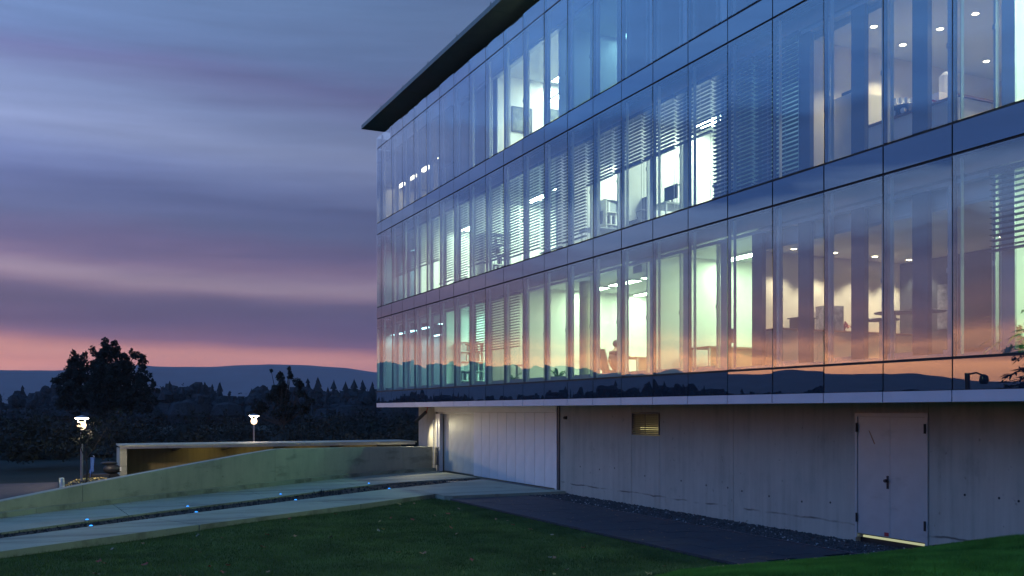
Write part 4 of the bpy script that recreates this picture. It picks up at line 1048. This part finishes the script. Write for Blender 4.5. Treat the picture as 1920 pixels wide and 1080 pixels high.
# kitchen on floor two
for x, y, w_ in ((2.38, 13.3, 'left'), (2.39, 12.45, 'middle'), (2.39, 11.7, 'right'), (4.6, 13.2, 'rear left'), (4.6, 11.6, 'rear right'), (1.2, 12.9, 'front left'), (1.2, 10.6, 'front right')):
    downlight(x, y, 9.50, 150, '%s lit ceiling spot in the upper kitchen' % w_, 'kitchen ceiling spots')
z = FL[1]
t = thing('tall_cabinet', 'tall grey cabinet left in the upper kitchen window', 'cabinet', (1.6, 14.0, z))
mb = MB(); mb.box(1.15, 1.95, 13.3, 13.85, z+.002, 8.42); part('body', mb, 'gate2', t)
mb = MB(); mb.box(1.2, 1.6, 13.29, 13.298, z+.1, 8.35); part('door', mb, 'gate2', t)
mb = MB(); mb.box(1.2, 1.5, 13.4, 13.7, 8.423, 8.50); solo('small_box', mb, 'black', 'small dark box lying on top of the grey kitchen cabinet', 'box')
t = thing('kitchen_counter', 'wooden kitchen counter behind the upper glass', 'counter', (1.5, 12.2, z))
mb = MB(); mb.box(1.1, 1.9, 11.0, 12.95, z+.002, 7.62); part('base', mb, 'white', t)
mb = MB(); mb.box(1.06, 1.94, 10.96, 12.99, 7.623, 7.66); part('worktop', mb, 'wood', t)
t = thing('espresso_machine', 'dark curved espresso machine with chrome dials on the kitchen counter', 'coffee machine', (1.5, 12.45, 7.661))
mb = MB(); mb.box(1.3, 1.7, 12.20, 12.75, 7.662, 7.88); part('body', mb, 'black', t)
mb = MB(); mb.lathe([(.30, 0), (.31, .02), (.29, .035)], (1.5, 12.48, 7.882), 20); part('top_tray', mb, 'alu_dark', t)
for yy in (12.28, 12.48, 12.66):
    mb = MB(); mb.tube([(1.299, yy, 7.78), (1.24, yy, 7.78)], .05, 12); part('dial', mb, 'steel', t)
q = random.Random(77)
for k in range(9):
    x, y = 1.38+.12*(k % 3), 12.32+.13*(k//3); h = .12+.03*(k//3)
    mb = MB(); mb.lathe([(.028, 0), (.036, h), (.033, h)], (x, y, 7.919), 10); solo('drinking_glass', mb, 'glassware', 'clear glass in the cluster on the espresso machine', 'glass', 'glasses on the espresso machine')
t = thing('water_dispenser', 'pale blue water dispenser beside the kitchen partition', 'water dispenser', (2.0, 12.1, 7.661))
mb = MB(); mb.lathe([(.13, 0), (.14, .04), (.13, .30)], (1.72, 11.75, 7.662), 16); part('stand', mb, 'white', t)
mb = MB(); mb.lathe([(.11, 0), (.12, .05), (.12, .32), (.05, .40)], (1.72, 11.75, 7.964), 16); part('bottle', mb, 'gate', t)
mb = MB(); mb.box(1.30, 1.50, 11.55, 11.72, 7.662, 7.90, 0); mb.add([(1.297, 11.56, 7.70), (1.297, 11.71, 7.78), (1.297, 11.71, 7.82), (1.297, 11.56, 7.74)], [(0, 3, 2, 1)], 1); solo('towel_box', mb, ['white', 'redp'], 'white box with a red stripe on the kitchen counter', 'box')
t = thing('waste_bin', 'blue waste bin with a lid right of the kitchen', 'bin', (1.9, 10.3, z))
mb = MB(); mb.box(1.7, 2.1, 10.15, 10.55, z+.002, 8.0); part('body', mb, 'bluep', t)
mb = MB(); mb.box(1.68, 2.12, 10.13, 10.57, 8.002, 8.10); part('lid', mb, 'bluep', t)
wall('kitchen_screen', 2.2, 2.32, 10.72, 11.0, FL[1], 9.49, 'cream')
# shelves and clutter against the office partitions
def shelf(x, y, k, label, seed):
    q = random.Random(seed); z = FL[k]; t = thing('bookshelf', label, 'shelf', (x, y, z), 'office shelves')
    mb = MB(); mb.box(x-.5, x-.47, y-.32, y, z+.002, z+1.9).box(x+.47, x+.5, y-.32, y, z+.002, z+1.9).box(x-.469, x+.469, y-.02, y, z+.002, z+1.9); part('case', mb, 'gate2', t)
    for j in range(6):
        zz = z+.06+j*.36
        mb = MB(); mb.box(x-.468, x+.468, y-.31, y-.021, zz, zz+.022); part('board', mb, 'gate2', t)
        if j < 5:
            bx = x-.45; mbs = {}
            while bx < x+.36:
                w = q.uniform(.04, .085); m_ = q.choice(['black', 'white', 'alu', 'white', 'alu', 'alu_dark'])
                if q.random() < .8: mbs.setdefault(m_, MB()).box(bx, bx+w-.004, y-.28, y-.05, zz+.023, zz+.023+q.uniform(.22, .31))
                bx += w
            for m_, b_ in mbs.items(): part('binder', b_, m_, t)
shelf(2.6, 24.14, 1, 'shelf of binders left of the long blinds on the second floor', 1)
shelf(1.5, 30.34, 1, 'shelf of binders behind the far blinds of the second floor', 4); shelf(4.6, 19.34, 0, 'shelf of binders on the pale wall right of the seated person', 5)
shelf(1.7, 33.14, 0, 'shelf of binders in the dim teal lower office', 6)
for x, y, k, lab in ((1.2, 19.3, 1, 'screen on the desk with the lamp'), (1.2, 16.8, 1, 'screen on the desk at the right end of the upper blinds'), (1.2, 22.8, 1, 'screen on the desk behind the long blinds'), (2.3, 18.5, 0, 'screen on the reddish wooden desk')):
    z = FL[k]+(.762 if k else .832); t = thing('monitor', lab, 'screen', (x, y, z), 'office screens')
    mb = MB(); mb.box(x-.02, x+.02, y-.26, y+.26, z+.10, z+.44); part('screen', mb, 'black', t)
    mb = MB(); mb.tube([(x+.03, y, z), (x+.03, y, z+.2)], .02, 8).box(x-.08, x+.12, y-.1, y+.1, z, z+.012); part('stand', mb, 'black', t)
# pictures in the bright top office
for x, zc, lab in ((1.55, 12.05, 'left dark framed picture in the bright top floor office'), (2.9, 12.15, 'right dark framed picture in the bright top floor office')):
    t = thing('wall_picture', lab, 'picture', (x, 28.29, zc), 'pictures in the top office')
    mb = MB(); mb.box(x-.38, x+.38, 28.26, 28.295, zc-.42, zc+.42); part('frame', mb, 'black', t)
    mb = MB(); mb.box(x-.33, x+.33, 28.25, 28.258, zc-.37, zc+.37); part('print', mb, 'pic', t)
for x, y, lab in ((2.2, 26.9, 'left'), (2.4, 25.2, 'right')):
    t = thing('pendant_lamp', lab + ' pendant lamp hanging in the bright top floor office', 'lamp', (x, y, 12.5), 'pendant lamps in the top office')
    mb = MB(); mb.box(x-.12, x+.12, y-.6, y+.6, 12.50, 12.55); part('shade', mb, 'steel', t)
    mb = MB(); mb.box(x-.09, x+.09, y-.56, y+.56, 12.485, 12.498); part('tube', mb, 'e_white', t)
    mb = MB(); mb.tube([(x, y-.4, 12.55), (x, y-.4, 13.4)], .004, 4).tube([(x, y+.4, 12.55), (x, y+.4, 13.4)], .004, 4); part('wire', mb, 'steel', t)
# second floor office clutter near the glass
z = FL[1]
for (x, y, lab) in ((1.3, 19.5, 'desk with a lamp behind the upper blinds'), (1.3, 16.9, 'desk at the right end of the upper blinds'), (1.3, 22.9, 'desk behind the long lowered blinds')):
    t = thing('desk', lab, 'desk', (x, y, z), 'desks on the second floor')
    mb = MB(); mb.box(x-.4, x+.9, y-.4, y+.4, z+.72, z+.76); part('desk_top', mb, 'alu', t)
    for a_, b_ in ((-.35, -.35), (.85, -.35), (-.35, .35), (.85, .35)):
        mb = MB(); mb.box(x+a_-.02, x+a_+.02, y+b_-.02, y+b_+.02, z+.002, z+.719); part('leg', mb, 'steel', t)
t = thing('desk_lamp', 'bent desk lamp behind the upper window', 'lamp', (1.0, 19.2, z+.76))
mb = MB(); mb.lathe([(.08, 0), (.08, .02)], (1.0, 19.2, z+.762), 12).tube([(1.0, 19.2, z+.78), (1.05, 19.25, z+1.1), (1.3, 18.95, z+1.2)], .012, 6); part('stem', mb, 'alu_dark', t)
mb = MB(); mb.tube([(1.28, 18.97, z+1.2), (1.42, 18.83, z+1.17)], [.03, .07], 10); part('shade', mb, 'alu_dark', t)
t = thing('swivel_chair', 'swivel chair with a curved arm behind the second floor glass', 'chair', (1.0, 18.6, z))
# loop armed chair at the middle window
x, y = 1.0, 20.4
t.location = (x, y, z); WO[t.name] = Vector((x, y, z))
mb = MB(); mb.box(x-.22, x+.22, y-.22, y+.22, z+.44, z+.52); part('seat', mb, 'alu_dark', t)
mb = MB(); mb.box(x+.18, x+.24, y-.2, y+.2, z+.52, z+1.15); part('backrest', mb, 'alu_dark', t)
mb = MB(); mb.tube([(x-.2, y-.24, z+.5), (x-.26, y-.25, z+.68), (x-.05, y-.25, z+.76), (x+.2, y-.24, z+.7)], .018, 8); part('armrest', mb, 'black', t)
mb = MB(); mb.tube([(x, y, z+.05), (x, y, z+.44)], .03, 8).tube([(x-.25, y, z+.04), (x+.25, y, z+.04)], .02, 6).tube([(x, y-.25, z+.04), (x, y+.25, z+.04)], .02, 6); part('base', mb, 'steel', t)

mb = MB(); q = random.Random(91)
for _ in range(420):
    if q.random() < .5: x, y, z = q.uniform(-2.2, .2), q.uniform(12.35, 24.9), -.068
    else:
        i = q.randrange(4, N-3); nn_ = nrm(U, i); o_ = -abs(q.gauss(0, .18))-.02; x, y, z = U[i][0]+nn_[0]*o_, U[i][1]+nn_[1]*o_, .006
    s_ = q.uniform(.012, .035); a_ = q.uniform(0, 6.28)
    mb.add([(x, y, z), (x+s_*math.cos(a_), y+s_*math.sin(a_), z+.004), (x+s_*1.6*math.cos(a_+.7), y+s_*1.6*math.sin(a_+.7), z+.01), (x+s_*math.cos(a_+1.5), y+s_*math.sin(a_+1.5), z+.003)], [(0, 1, 2, 3)])
link('leaf_scraps', mb.mesh('leaf_scraps', 'leafbro'), (0, 0, 0), None, kind='stuff', label='tiny brown leaf scraps along the kerb and on the dark walkway', cat='leaves')
# ================================================================== FALLEN LEAVES
q = random.Random(90)
leaf_meshes = {}
for key in ('leafred', 'leafyel', 'leafbro', 'leafpal'):
    mb = MB(); n = 9
    ring = [(.5*math.cos(6.283*k/n)*(1 if k % 2 else .55), .5*math.sin(6.283*k/n)*(1 if k % 2 else .6), .10*math.sin(k*2.1)+.06) for k in range(n)]
    mb.add([(0, 0, .02)] + ring, [(0, 1+k, 1+(k+1) % n) for k in range(n)]); leaf_meshes[key] = mb.mesh('fallen_leaf', key)
LL = {'leafred': 'small red fallen leaf lying on the lawn', 'leafyel': 'small yellow fallen leaf lying on the lawn', 'leafbro': 'small brown fallen leaf lying on the lawn', 'leafpal': 'small pale fallen leaf lying on the lawn'}
cnt = 0
while cnt < 95:
    if cnt < 66:
        x, y = q.uniform(-13.5, -2.5), q.uniform(12.4, 24.5)
        if y > lawn_top(x)-.4: continue
    else:
        x, y = q.uniform(-5.0, 1.3), 12.1-1.5*q.random()**2
    key = q.choice(['leafred', 'leafred', 'leafbro', 'leafbro', 'leafyel', 'leafpal']); s_ = q.uniform(.07, .14)
    o = link('fallen_leaf', leaf_meshes[key], (x, y, lawn_z(x, y)+.035), None, label=LL[key], cat='leaf', group=LL[key].replace('leaf', 'leaves').replace('small ', ''))
    o.scale = (s_, s_, s_); o.rotation_euler = (q.uniform(-.5, .5), q.uniform(-.5, .5), q.uniform(0, 6.28)); cnt += 1
